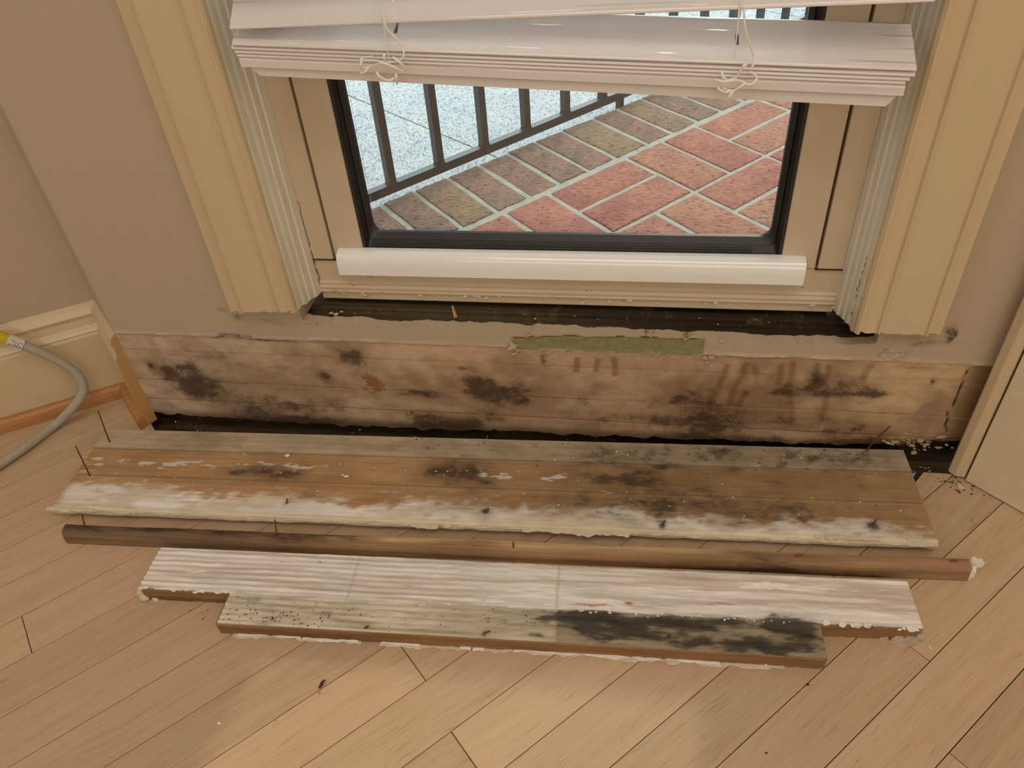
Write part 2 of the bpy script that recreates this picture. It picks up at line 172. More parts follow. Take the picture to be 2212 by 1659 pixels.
def cellslab(name, us, vs, mask, hi, lo, mp, mat, parent=None, attrs=None, smooth=True):
    """solid made of the masked cells of a grid; hi/lo heights at grid nodes; mp(u,v,h)->xyz arrays; attrs dict name->(nu,nv,3)"""
    nu, nv = len(us), len(vs)
    U, V_ = np.meshgrid(us, vs, indexing='ij')
    if np.ndim(hi) == 0: hi = np.full(U.shape, float(hi))
    if np.ndim(lo) == 0: lo = np.full(U.shape, float(lo))
    top = np.stack(mp(U, V_, hi), -1).reshape(-1, 3); bot = np.stack(mp(U, V_, lo), -1).reshape(-1, 3)
    N = nu*nv
    idx = np.arange(N).reshape(nu, nv)
    a = idx[:-1, :-1][mask]; b = idx[1:, :-1][mask]; c = idx[1:, 1:][mask]; d = idx[:-1, 1:][mask]
    F = [np.stack([a, b, c, d], 1), np.stack([d, c, b, a], 1)+N]
    M = np.zeros((nu+1, nv+1), bool); M[1:-1, 1:-1] = mask
    # boundary walls
    m0 = mask & ~M[:-2, 1:-1]; ii, jj = np.nonzero(m0); A_, B_ = idx[ii, jj], idx[ii, jj+1]; F.append(np.stack([B_, B_+N, A_+N, A_], 1)[:, ::-1])
    m0 = mask & ~M[2:, 1:-1]; ii, jj = np.nonzero(m0); A_, B_ = idx[ii+1, jj], idx[ii+1, jj+1]; F.append(np.stack([A_, A_+N, B_+N, B_], 1)[:, ::-1])
    m0 = mask & ~M[1:-1, :-2]; ii, jj = np.nonzero(m0); A_, B_ = idx[ii, jj], idx[ii+1, jj]; F.append(np.stack([A_, A_+N, B_+N, B_], 1)[:, ::-1])
    m0 = mask & ~M[1:-1, 2:]; ii, jj = np.nonzero(m0); A_, B_ = idx[ii, jj+1], idx[ii+1, jj+1]; F.append(np.stack([B_, B_+N, A_+N, A_], 1)[:, ::-1])
    F = np.concatenate(F)
    used = np.unique(F); re = np.full(2*N, -1); re[used] = np.arange(len(used)); F = re[F]
    VV = np.concatenate([top, bot])[used]
    me = bpy.data.meshes.new(name)
    me.vertices.add(len(VV)); me.vertices.foreach_set('co', VV.astype(np.float32).ravel())
    me.loops.add(F.size); me.loops.foreach_set('vertex_index', F.astype(np.int32).ravel())
    me.polygons.add(len(F)); me.polygons.foreach_set('loop_start', np.arange(0, F.size, 4, dtype=np.int32))
    me.update(calc_edges=True); me.validate()
    if attrs:
        for k, arr in attrs.items():
            at = me.color_attributes.new(k, 'FLOAT_COLOR', 'POINT')
            ch = arr.shape[-1]; full = np.concatenate([arr.reshape(-1, ch)]*2)[used]; buf = np.ones((len(used), 4), np.float32); buf[:, :ch] = full
            at.data.foreach_set('color', buf.ravel())
    me.materials.append(mat)
    if smooth:
        me.polygons.foreach_set('use_smooth', [True]*len(me.polygons)); me.set_sharp_from_angle(angle=math.radians(50))
    return link(bpy.data.objects.new(name, me), parent)

# ------------------------------------------------------------------ node helpers
class NT:
    def __init__(s, name):
        s.m = bpy.data.materials.new(name); s.m.use_nodes = True
        s.t = s.m.node_tree; s.t.nodes.clear()
        s.out = s.t.nodes.new('ShaderNodeOutputMaterial')
        s.b = s.t.nodes.new('ShaderNodeBsdfPrincipled'); s.t.links.new(s.b.outputs[0], s.out.inputs[0])
        s.tc = s.t.nodes.new('ShaderNodeTexCoord')
    def n(s, ty, **k):
        x = s.t.nodes.new(ty)
        for a, v in k.items(): setattr(x, a, v)
        return x
    def put(s, sock, v):
        if isinstance(v, bpy.types.NodeSocket): s.t.links.new(v, sock)
        elif isinstance(v, (tuple, list)) and len(v) == 3 and sock.type == 'RGBA': sock.default_value = (*v, 1)
        else: sock.default_value = v
    def map(s, scale=(1, 1, 1), rot=(0, 0, 0), loc=(0, 0, 0), vec=None):
        m = s.n('ShaderNodeMapping'); s.put(m.inputs['Vector'], vec or s.tc.outputs['Object'])
        m.inputs['Scale'].default_value = scale; m.inputs['Rotation'].default_value = rot; s.put(m.inputs['Location'], loc); return m.outputs[0]
    def noise(s, vec, scale, detail=4, rough=.55, dist=0.):
        m = s.n('ShaderNodeTexNoise'); s.put(m.inputs['Vector'], vec); m.inputs['Scale'].default_value = scale
        m.inputs['Detail'].default_value = detail; m.inputs['Roughness'].default_value = rough; m.inputs['Distortion'].default_value = dist
        return m.outputs[0]
    def math(s, op, a, b=0., clamp=False):
        m = s.n('ShaderNodeMath', operation=op, use_clamp=clamp); s.put(m.inputs[0], a); s.put(m.inputs[1], b); return m.outputs[0]
    def rng(s, v, a, b, c=0., d=1.):
        m = s.n('ShaderNodeMapRange'); s.put(m.inputs[0], v); m.inputs[1].default_value = a; m.inputs[2].default_value = b
        m.inputs[3].default_value = c; m.inputs[4].default_value = d; return m.outputs[0]
    def mix(s, f, a, b, mode='MIX'):
        m = s.n('ShaderNodeMix', data_type='RGBA', blend_type=mode); s.put(m.inputs[0], f); s.put(m.inputs[6], a); s.put(m.inputs[7], b); return m.outputs[2]
    def attr(s, name):
        m = s.n('ShaderNodeAttribute', attribute_name=name); return m.outputs['Color']
    def sep(s, c):
        m = s.n('ShaderNodeSeparateColor'); s.put(m.inputs[0], c); return m.outputs
    def bump(s, h, st, dist=.001):
        m = s.n('ShaderNodeBump'); s.put(m.inputs['Height'], h); m.inputs['Strength'].default_value = st; m.inputs['Distance'].default_value = dist
        s.t.links.new(m.outputs[0], s.b.inputs['Normal']); return m
    def fin(s, col=None, rough=.5, spec=.5, metal=0., coat=None):
        if col is not None: s.put(s.b.inputs['Base Color'], col)
        s.put(s.b.inputs['Roughness'], rough); s.put(s.b.inputs['Specular IOR Level'], spec); s.put(s.b.inputs['Metallic'], metal)
        if coat: s.b.inputs['Coat Weight'].default_value = coat[0]; s.b.inputs['Coat Roughness'].default_value = coat[1]
        return s.m
def plain(name, c, rough=.5, spec=.5, metal=0., var=.08, vs=30, bump=0., bs=200, stretch=(1, 1, 1), coat=None):
    t = NT(name); v = t.map(stretch); nz = t.noise(v, vs, 5)
    k = t.rng(nz, .3, .7, 1-var, 1+var)
    col = t.mix(1., L4(c), k, 'MULTIPLY')
    if bump: t.bump(t.noise(v, bs, 4), bump)
    return t.fin(col, rough, spec, metal, coat)
def stained(name, dark, rust, flake, rough=.75, stretch=(1, 1, 1), fs=420, bump=.4, spec=.3, grain=0., fleck=.0):
    """colour from attribute 'Col'; masks: 'Msk' r mould density, g rust density, b white film density"""
    t = NT(name); v = t.map(stretch)
    c = t.attr('Col'); m = t.sep(t.attr('Msk'))
    n1 = t.rng(t.noise(v, fs, 7, .68), .30, .70); n2 = t.rng(t.noise(v, fs*.45, 7, .66, .4), .32, .68); n3 = t.rng(t.noise(v, fs*.22, 6, .65, .6), .3, .7)
    tone = t.rng(t.noise(v, 60, 6, .6), .3, .7, .88, 1.1)
    al = t.t.nodes.new('ShaderNodeAttribute'); al.attribute_name = 'Col'; c = t.mix(al.outputs['Alpha'], c, t.mix(1., c, tone, 'MULTIPLY'))
    if grain:
        g = t.rng(t.noise(t.map((6, 220, 220)), 1., 4, .6), .35, .65, 1-grain, 1+grain*.5); c = t.mix(1., c, g, 'MULTIPLY')
    def fac(ms, n, k, a, b):
        th = t.math('MULTIPLY_ADD', ms, a); t.t.nodes[-1].inputs[2].default_value = b
        f = t.math('MULTIPLY_ADD', t.math('SUBTRACT', th, n), k, True); t.t.nodes[-1].inputs[2].default_value = .45
        gate = t.math('MULTIPLY', ms, 2.2, True)
        return t.math('MULTIPLY', f, gate)
    c = t.mix(fac(m[2], t.math('MULTIPLY_ADD', n2, 1.), 2.6, 1.35, -.3), c, L4(flake))
    c = t.mix(t.math('MULTIPLY', fac(m[1], t.math('ADD', t.math('MULTIPLY', n1, .6), t.math('MULTIPLY', n2, .4)), 4., 1.0, -.2), .85), c, L4(rust))
    soft = t.math('MULTIPLY', m[0], .38, True)
    c = t.mix(soft, c, L4(dark))
    nn_ = t.math('ADD', t.math('MULTIPLY', n1, .75), t.math('MULTIPLY', n2, .25)); fm = fac(m[0], nn_, 1.7, 1.2, -.34)
    c = t.mix(t.math('MULTIPLY', fm, .72), c, L4(dark))
    if fleck:
        sp = t.rng(t.noise(t.map(), 700, 2, .5), .70, .74); c = t.mix(t.math('MULTIPLY', sp, fleck), c, L4(dark))
    t.bump(t.math('MULTIPLY', t.math('ADD', n1, n3), al.outputs['Alpha']), bump, .0006)
    return t.fin(c, rough, spec)
def wood(name, c1, c2, pore, rot=0., rough=.4, spec=.5, gs=1., coat=None, obj_rand=True):
    t = NT(name)
    loc = (0, 0, 0)
    base = t.tc.outputs['Object']
    if obj_rand:
        oi = t.n('ShaderNodeObjectInfo'); add = t.n('ShaderNodeVectorMath', operation='SCALE'); cv = t.n('ShaderNodeCombineXYZ')
        t.put(cv.inputs[0], oi.outputs['Random']); t.put(cv.inputs[1], t.math('MULTIPLY', oi.outputs['Random'], 7.3))
        t.put(add.inputs[0], cv.outputs[0]); add.inputs['Scale'].default_value = 9.
        ad = t.n('ShaderNodeVectorMath', operation='ADD'); r = t.map((1, 1, 1), (0, 0, rot)); t.put(ad.inputs[0], r); t.put(ad.inputs[1], add.outputs[0]); base = ad.outputs[0]
    else: base = t.map((1, 1, 1), (0, 0, rot))
    warp = t.noise(t.map((3*gs, 14*gs, 8), vec=base), 1., 3, .5)
    wv = t.n('ShaderNodeCombineXYZ'); t.put(wv.inputs[1], t.math('MULTIPLY', warp, .05)); ad2 = t.n('ShaderNodeVectorMath', operation='ADD'); t.put(ad2.inputs[0], base); t.put(ad2.inputs[1], wv.outputs[0])
    g1 = t.noise(t.map((5*gs, 130*gs, 30), vec=ad2.outputs[0]), 1., 5, .62)
    g2 = t.noise(t.map((24*gs, 520*gs, 60), vec=ad2.outputs[0]), 1., 3, .5)
    g3 = t.noise(t.map((2.2*gs, 28*gs, 10), vec=ad2.outputs[0]), 1., 3, .5)
    c = t.mix(t.rng(g1, .32, .68), L4(c1), L4(c2))
    c = t.mix(t.rng(g3, .4, .75, 0, .45), c, L4(c1))
    c = t.mix(t.rng(g2, .57, .72, 0, .45), c, L4(pore))
    if obj_rand:
        c = t.mix(1., c, t.rng(oi.outputs['Random'], 0, 1, .88, 1.08), 'MULTIPLY')
    t.bump(g2, .12, .0004)
    return t.fin(c, t.rng(g1, .3, .7, rough-.06, rough+.08), spec, coat=coat)

# ------------------------------------------------------------------ materials
M = {}
M['wall'] = stained('mould_stained_plaster', (62, 42, 28), (134, 88, 36), (205, 190, 170), .85, (1, 1, 1.0), 330, .5)
M['mauve'] = plain('mauve_wall_paint', WALLC, .6, .3, var=.03, vs=8, bump=.12, bs=260)
M['cream'] = plain('cream_gloss_paint', (205, 184, 147), .30, .5, var=.035, vs=14, bump=.06, bs=90, stretch=(1, 1, .15), coat=(.35, .12))
M['white_trim'] = plain('old_white_paint', (222, 206, 172), .42, .5, var=.05, vs=40, bump=.15, bs=160)
M['reveal'] = plain('skylit_reveal_paint', (226, 220, 202), .3, .5, var=.10, vs=26, bump=.2, bs=160, stretch=(1, 1, .2), coat=(.4, .15))  # paler copy of the casing paint, with daylight from the window in its colour
M['chip'] = plain('plaster_chip', (176, 150, 122), .8, .2, var=.15, vs=90)
M['sash'] = plain('window_frame_paint', (208, 190, 162), .42, .5, var=.03, vs=20, bump=.05, bs=120)
M['bead'] = plain('white_vinyl', (244, 242, 238), .14, .6, var=.015, coat=(.6, .06))
M['pvc'] = None
M['gasket'] = plain('black_rubber', (42, 40, 40), .38, .5, var=.15, vs=60)
M['alu'] = plain('grey_spacer', (120, 122, 124), .3, .6, .8, var=.25, vs=90, stretch=(.2, 1, 1))
M['dark'] = plain('dark_gap', (30, 20, 12), .9, .1, var=.3)
M['rot'] = NT('rotten_wet_wood')
t = M['rot']; nz = t.noise(t.map((3, 90, 40)), 1., 6, .65); n2 = t.noise(t.map(), 26, 7, .7)
c = t.mix(t.rng(nz, .3, .7), L4((50, 42, 30)), L4((96, 82, 58)))
xs = t.n('ShaderNodeSeparateXYZ'); t.put(xs.inputs[0], t.tc.outputs['Object'])
c = t.mix(t.rng(xs.outputs[0], -.15, .06, 0, .65), c, L4((26, 18, 12)))
c = t.mix(t.rng(n2, .56, .74, 0, .6), c, L4((146, 128, 92)))
t.bump(t.math('ADD', nz, n2), .6, .001); M['rot'] = t.fin(c, .75, .2)
M['subfloor'] = NT('subfloor_dirt'); t = M['subfloor']; nz = t.noise(t.map((14, 160, 30)), 1., 6, .65); n2 = t.noise(t.map(), 60, 7, .7)
c = t.mix(t.rng(nz, .3, .7), L4((46, 34, 22)), L4((92, 72, 46))); c = t.mix(t.rng(n2, .55, .7, 0, .7), c, L4((36, 26, 18)))
t.bump(n2, .8, .002); M['subfloor'] = t.fin(c, .85, .2)
M['mdf'] = plain('raw_mdf', (190, 150, 98), .8, .2, var=.05, vs=500)
M['oak_floor'] = wood('oak_floor', (204, 176, 144), (190, 160, 126), (148, 114, 82), math.radians(-45), .34, .45, coat=(.6, .22))
M['oak_trim'] = wood('oak_shoe_moulding', (186, 134, 82), (160, 106, 60), (120, 76, 40), math.radians(-32), .4, .4, obj_rand=False)
M['oak_gold'] = wood('golden_oak', (190, 148, 92), (176, 132, 78), (140, 100, 58), math.radians(45), .45, .4, obj_rand=False)
M['nail'] = plain('rusty_nail', (120, 82, 54), .6, .4, .5, var=.3, vs=300)
M['flake'] = plain('paint_flake', (214, 200, 176), .6, .3, var=.1, vs=80)
M['flake_mauve'] = plain('mauve_paint_flake', (186, 166, 148), .65, .3, var=.12, vs=90)
M['flake_white'] = plain('white_chip', (238, 232, 222), .5, .3)
M['debris'] = plain('dark_debris', (70, 52, 36), .8, .2, var=.3, vs=300)
M['mesh'] = plain('green_fibreglass', (168, 162, 112), .5, .4, var=.2, vs=120)
M['mesh_back'] = plain('tape_backing', (118, 108, 62), .8, .2, var=.25, vs=70)
M['cable'] = plain('grey_hose', (168, 160, 142), .5, .4, var=.04)
M['cord'] = plain('cream_cord', (240, 234, 222), .7, .3, var=.12, vs=900)
M['iron'] = plain('black_iron', (40, 39, 40), .42, .5, .1, var=.2, vs=30, bump=.1)
M['mortar'] = plain('lime_mortar', (146, 141, 126), .9, .2, var=.14, vs=70, bump=.8, bs=330)
# pvc slats: glossy with embossed grain
t = NT('white_embossed_pvc'); v = t.map((3.2, 46, 46)); w = t.n('ShaderNodeTexWave', wave_type='BANDS', bands_direction='Y'); t.put(w.inputs['Vector'], t.map((1.1, 30, 30)))
w.inputs['Scale'].default_value = .8; w.inputs['Distortion'].default_value = 7.; w.inputs['Detail'].default_value = 1.; w.inputs['Detail Scale'].default_value = .35
ridge = t.rng(w.outputs[1], .80, .98); h = t.math('MULTIPLY', ridge, t.rng(t.noise(t.map((7, 20, 20)), 1., 2), .45, .6))
t.bump(h, .8, .0012); M['pvc'] = t.fin(L4((222, 214, 210)), .16, .6, coat=(.5, .08))
# bricks
def brickmat(name, c1, c2, c3, c4):
    t = NT(name); oi = t.n('ShaderNodeObjectInfo'); r = oi.outputs['Random']
    lc = t.n('ShaderNodeCombineXYZ'); t.put(lc.inputs[0], t.math('MULTIPLY', r, 13.)); t.put(lc.inputs[1], t.math('MULTIPLY', r, 5.))
    v = t.map(loc=lc.outputs[0]); n1 = t.noise(v, 9, 4); n2 = t.noise(v, 38, 7, .7); n3 = t.noise(t.map((1, 1, 1), (0, 0, .82), vec=v), 150, 4, .6)
    st = t.noise(t.map((70, 230, 60), (0, 0, .1), vec=v), 1., 2, .5)
    c = t.mix(t.rng(n1, .4, .6), L4(c1), L4(c2)); c = t.mix(t.rng(r, .35, .9, 0, .6), c, L4(c3)); c = t.mix(t.rng(n2, .50, .68, 0, .8), c, L4(c3))
    c = t.mix(t.rng(n3, .54, .66, 0, .5), c, L4(c4)); c = t.mix(t.rng(st, .58, .63, 0, .8), c, L4(c4))
    t.bump(t.math('ADD', n2, t.rng(st, .58, .64, .6, 0)), .5, .0015); return t.fin(c, .88, .2)
M['brick'] = brickmat('red_clay_brick', (146, 88, 72), (132, 76, 66), (152, 108, 80), (66, 38, 32))
M['brick_old'] = brickmat('weathered_brick', (126, 90, 78), (106, 86, 72), (128, 104, 74), (48, 36, 30))
t = NT('exposed_aggregate'); vo = t.n('ShaderNodeTexVoronoi'); t.put(vo.inputs['Vector'], t.map((1, 1, 1))); vo.inputs['Scale'].default_value = 150
sp = t.rng(t.noise(t.map((1, .55, 1), (0, 0, .6)), 210, 3, .5), .525, .61); c = t.mix(t.rng(t.noise(t.map(), 8, 3), .3, .7), L4((154, 159, 160)), L4((170, 170, 164)))
c = t.mix(t.math('MULTIPLY', sp, .8), c, L4((92, 100, 108))); c = t.mix(t.rng(t.sep(vo.outputs['Color'])[0], .86, .92, 0, .4), c, L4((190, 190, 186)))
t.bump(t.noise(t.map(), 200, 3), .3, .002); M['aggregate'] = t.fin(c, .9, .2)
# glass: thin pane, transparent with fresnel reflection
g = bpy.data.materials.new('window_glass'); g.use_nodes = True; nt = g.node_tree; nt.nodes.clear()
o_ = nt.nodes.new('ShaderNodeOutputMaterial'); tr = nt.nodes.new('ShaderNodeBsdfTransparent'); gl = nt.nodes.new('ShaderNodeBsdfGlossy'); mx = nt.nodes.new('ShaderNodeMixShader'); fr = nt.nodes.new('ShaderNodeFresnel')
tr.inputs[0].default_value = (.95, .97, .965, 1); gl.inputs['Roughness'].default_value = .0; fr.inputs[0].default_value = 1.5
nt.links.new(fr.outputs[0], mx.inputs[0]); nt.links.new(tr.outputs[0], mx.inputs[1]); nt.links.new(gl.outputs[0], mx.inputs[2]); nt.links.new(mx.outputs[0], o_.inputs[0]); M['glass'] = g
M['etch'] = plain('etched_lettering', (246, 242, 238), .6, .3)
M['label'] = plain('printed_sleeve', (216, 212, 204), .5, .4)
M['yellow'] = plain('yellow_sleeve', (206, 180, 40), .5, .4)
M['ink'] = plain('black_ink', (50, 48, 50), .6, .3)

# ================================================================== STRUCTURE
XL, XR = -.654, .40          # ends of the window wall
# ---- window wall: gridded lower band with stains, plain above
us = np.arange(XL, XR+.001, .0022); us = np.append(us, .40) if us[-1] < .399 else us
vs = np.concatenate([np.arange(0., .2155, .0022), np.array([.24, .3, .5, .9, 1.5, 2.0, 2.45])])
U, Z = np.meshgrid(us, vs, indexing='ij'); Uc = (U[:-1, :-1]+U[1:, 1:])/2; Zc = (Z[:-1, :-1]+Z[1:, 1:])/2
wob = (fbm(Uc, Zc*0, 60, 4, 3)-.5)
bott = np.interp(Uc, [-.66, -.55, -.40, -.31, -.21, -.09, .08, .19, .27, .31, .34, .40], [.013, .0105, .0075, .0075, .0115, .013, .017, .020, .022, .024, .034, .038])+wob*.008
topz = np.interp(Uc, [-.43, -.39, -.366, -.25, -.15, -.10, -.036, .067, .117, .166, .238, .26], [.186, .182, .179, .1755, .177, .176, .1745, .1745, .173, .173, .172, .176])+wob*.006
openw = (Uc > -.392) & (Uc < .256) & (Zc > .176) & (Zc < 1.6)
def bot_f(x): return np.interp(x, [-.66, -.55, -.40, -.31, -.21, -.09, .08, .19, .27, .31, .34, .40], [.013, .0105, .0075, .0075, .0115, .013, .017, .020, .022, .024, .034, .038])+(fbm(x, x*0, 60, 5, 3)-.5)*.010
def top_f(x): return np.interp(x, [-.43, -.39, -.366, -.25, -.15, -.10, -.036, .067, .117, .166, .238, .26], [.186, .182, .179, .1755, .177, .176, .1745, .1745, .173, .173, .172, .176])+(fbm(x, x*0, 75, 5, 9)-.5)*.007
Zn = Z.copy(); inop = (U > -.395) & (U < .259)
Z = np.where(Z < .045, bot_f(U)+Z/.045*(.045-bot_f(U)), Z); Z = Z+np.where(inop, (top_f(U)-.176)*np.clip(1-np.abs(Zn-.176)/.018, 0, 1), 0)
mask = ~openw
# patch where the paint came off the tape
pl_ = np.interp(Uc, [-.17, -.145, -.13, -.10, .07, .078, .10], [.1765, .167, .168, .1715, .171, .172, .1765]); pb_ = .1485+(fbm(U, Z*0, 40, 3, 8)-.5)*.006
ptop = np.interp(U, [-.150, -.14, -.12, -.08, .0, .077], [.160, .166, .166, .171, .1715, .172])+(fbm(U, Z*0, 55, 3, 4)-.5)*.007
patch = sstep(-.146, -.138, U+(fbm(U, Z, 80, 3, 6)-.5)*.02)*sstep(.079, .076, U)*((Z > pb_) & (Z < ptop))
paint_line = .1515+(fbm(U, Z*0, 22, 4, 11)-.5)*.004
below = sstep(.0008, -.0008, Z-paint_line)
# colours
base = np.ones(U.shape+(3,))*np.array(lin(WALLC))
plaster = np.ones(U.shape+(3,))*np.array(lin((206, 182, 150)))
plaster = mixc(plaster, (206, 184, 160), sstep(-.35, -.6, U)*.8); plaster = mixc(plaster, (206, 178, 132), sstep(.12, .33, U)*.8)
plaster = mixc(plaster, (188, 152, 118), sstep(-.45, -.1, U)*sstep(.35, .1, U)*.55)
cl = fbm(U, Z*1.6, 26, 5, 21); plaster = mixc(plaster, (168, 138, 108), sstep(.48, .72, cl)*.5); plaster = mixc(plaster, (216, 192, 162), sstep(.52, .3, cl)*.4)
c = base*(1-below[..., None])+plaster*below[..., None]
c = mixc(c, (190, 172, 158), sstep(.0032, .0012, np.abs(Z-paint_line-.0022))*.55*(Z > .1))
c = mixc(c, (150, 124, 98), sstep(.45, .66, fbm(U+Z*.6, Z*1.8, 17, 6, 91))*.5*below)
br = blobs(U, Z, P['w_brown'], 1.1, 1.1, .3); c = mixc(c, (118, 84, 54), br*.62*below)
for k, d in enumerate(P['w_drip']):
    wv = (fbm(U, Z, 90, 2, 40+k)-.5)*.004; dd = segdist(U+wv, Z, d); c = mixc(c, (112, 78, 48), sstep(.0052, .0022, dd)*.55)
c = mixc(c, (214, 190, 148), blobs(U, Z, P['w_light'], .9, .9, .3)*.75)
c = mixc(c, (158, 122, 106), sstep(.25, .6, blobs(U, Z, P['w_pink'], 1.2, 1.2, .5))*.8)
c = mixc(c, (120, 96, 62), sstep(.352, .37, U)*below*.75)
c = mixc(c, (96, 72, 46), sstep(.012, -.002, Z-np.interp(U, [-.66, .2, .4], [.012, .02, .035]))*.75)
c = mixc(c, (122, 112, 72), patch*1.)
for z0, s_ in ((.126, .35), (.075, .55), (.0405, .7)):     # ghost lines of the old boards
    ln = sstep(.0016, .0004, np.abs(Z-z0-(fbm(U, Z*0, 9, 2, int(z0*999))-.5)*.003)); c = mixc(c, (112, 82, 56), ln*s_*.8); c = mixc(c, (212, 186, 156), sstep(.0018, .0006, np.abs(Z-z0+.0028))*s_*.35)
mo = blobs(U, Z, P['w_mould'], 1.1, 1.1, .6)
hal = blobs(U, Z, P['w_mould'], 2.0, 2.1, .5, seed=15)*(.35+1.3*(fbm(U, Z*1.5, 70, 5, 77)-.2)); c = mixc(c, (104, 76, 52), np.clip(hal, 0, 1)*.30*below)
mo = mo*(.45+.9*fbm(U, Z, 130, 4, 78))+np.clip(hal, 0, 1)*.12*below
mo = mo+sstep(.022, .0, Z-np.interp(U, [-.66, -.5, .2, .4], [.002, .01, .016, .03]))*sstep(-.62, -.5, U)*.7*fbm(U, Z, 30, 4, 31)
ll = fbm(U, Z*2.2, 34, 5, 55); mo = mo+below*sstep(.48, .72, ll)*.34*sstep(.13, .10, Z)
mo = mo+sstep(.0016, .0003, segdist(U, Z, P['crack'][0]))*1.2+sstep(.0016, .0003, segdist(U, Z, P['crack'][1]))*1.2
ru = blobs(U, Z, P['w_rust'], 1.1, 1.1, .5)
wh = sstep(.42, .6, fbm(U, Z, 60, 4, 66))*sstep(.0045, .001, np.abs(Z-paint_line+.0005))*.8
x_, z_ = U-.275, Z-.160; wh = wh+sstep(.55, .45, np.abs(x_)/.028+np.abs(z_)/.016)*.9
# brick-red ochre rims at the patch
ru = ru+sstep(.004, .0, np.abs(Z-ptop))*sstep(-.09, -.03, U)*sstep(.09, .06, U)*.8
hi = (fbm(U, Z, 70, 4, 2)-.5)*.0008*below+(1-below)*.0009-patch*.0022+sstep(.0016, .0004, np.abs(Z-paint_line))*.0008
for cr in P['crack']: hi = hi-sstep(.0014, .0002, segdist(U, Z, cr))*.003
hi = hi+wh*.0012
hi[:, vs > .2] = 0.0009; hi[us < -.6525, :] = .0009*0
wall_back = cellslab('wall_back', us, vs, mask, hi, -.012, lambda u, v, h: (u, -h, Z), M['wall'], None,
                     {'Col': np.concatenate([c, np.maximum(below, .12)[..., None]], -1), 'Msk': np.stack([mo, ru, wh], -1)})
tag(wall_back, kind='structure')
# fibreglass tape showing in the bare patch
V = []; F = []
def addbox(V, F, x0, x1, y0, y1, z0, z1):
    b = len(V); V += [(x, y, z) for x in (x0, x1) for y in (y0, y1) for z in (z0, z1)]
    F += [(b, b+1, b+3, b+2), (b+4, b+6, b+7, b+5), (b, b+4, b+5, b+1), (b+2, b+3, b+7, b+6), (b, b+2, b+6, b+4), (b+1, b+5, b+7, b+3)]
x = -.1385
while x < .0765:
    zt = float(np.interp(x, [-.15, -.14, -.12, -.08, .0, .077], [.158, .163, .164, .169, .170, .1715])); addbox(V, F, x-.00028, x+.00028, .0000, .0006, .1475, zt); x += .00165
z = .1485
while z < .1715:
    x0 = float(np.interp(z, [.147, .163, .166, .169, .171], [-.139, -.139, -.12, -.08, -.0])); addbox(V, F, x0, .0768, -.0003, .0003, z-.00028, z+.00028); z += .0017
tag(pobj('mesh_tape', V, F, M['mesh'], wall_back), 'green fibreglass joint tape bared where the paint peeled', kind='stuff')
def ribbon(name, u0, u1, vf, z, wf, mat, parent, step=.0022, th=.0007, seed=1, gaps=.0):
    """thin torn strip of paint lying along local x with a ragged outer edge"""
    us_ = np.arange(u0, u1, step); N1 = fbm(us_, us_*0, 70, 5, seed); N2 = fbm(us_, us_*0, 30, 4, seed+3); N3 = fbm(us_, us_*0, 200, 2, seed+8)
    V = []; F = []
    for k, u in enumerate(us_):
        w_ = wf*(.25+1.5*max(0, N1[k]-.25)+.35*(N3[k]-.5)); zz1 = z+.0025*max(0, N2[k]-.45); b_ = vf+(N2[k]-.5)*.0012
        V += [(u, b_+.0006, z), (u, b_-w_, zz1), (u, b_-w_*.9, zz1+th), (u, b_+.0006, z+th)]
    for k in range(len(us_)-1):
        if N2[k] < gaps: continue
        for j in range(4): F.append((k*4+j, k*4+(j+1) % 4, (k+1)*4+(j+1) % 4, (k+1)*4+j))
    return tag(pobj(name, V, F, mat, parent), kind='stuff')
# ragged curls of paint along broken edges
rnd = random.Random(7)
def flakes(name, spots, mat, parent, size, plane='wall', kind='stuff', zup=.001):
    V = []; F = []
    for (a, b, s) in spots:
        n = rnd.randint(5, 7); ph = rnd.random()*6.28; base_i = len(V); el = rnd.uniform(.35, .8); tilt = rnd.uniform(-.6, .6); an = rnd.uniform(-.5, .5)
        for k in range(n):
            r = s*rnd.uniform(.6, 1.1); t_ = ph+k*6.283/n; p = r*math.cos(t_); q = r*el*math.sin(t_); p, q = p*math.cos(an)-q*math.sin(an), p*math.sin(an)+q*math.cos(an)
            h = zup+abs(tilt*q)+abs(p)*.25*rnd.random()
            V.append((a+p, -h, b+q) if plane == 'wall' else (a+p, b+q, h))
        for k in range(n):
            v = V[base_i+k]; V.append((v[0], v[1]-.0004, v[2]) if plane == 'wall' else (v[0], v[1], v[2]+.0004))
        F.append(tuple(base_i+k for k in range(n))); F.append(tuple(base_i+n+k for k in range(n))[::-1])
        for k in range(n): F.append((base_i+k, base_i+(k+1) % n, base_i+n+(k+1) % n, base_i+n+k))
    return tag(pobj(name, V, F, mat, parent), kind=kind)
sp = [(rnd.uniform(-.145, .24), .1735+rnd.gauss(0, .0012), rnd.uniform(.001, .0035)) for _ in range(26)]
sp += [(rnd.uniform(-.39, -.15), .1765+rnd.gauss(0, .001), rnd.uniform(.0015, .004)) for _ in range(12)]
sp += [(-.14+rnd.gauss(0, .006), .153+rnd.gauss(0, .005), rnd.uniform(.003, .007)) for _ in range(9)]+[(rnd.uniform(-.12, .09), .1475+rnd.gauss(0, .0012), rnd.uniform(.002, .005)) for _ in range(16)]
flakes('peeling_paint', sp, M['flake_mauve'], wall_back, 0)
sp = [(.275+rnd.gauss(0, .011), .160+rnd.gauss(0, .004), rnd.uniform(.0015, .004)) for _ in range(22)]+[(rnd.uniform(.29, .375), .034+rnd.gauss(0, .005), rnd.uniform(.0015, .0045)) for _ in range(6)]
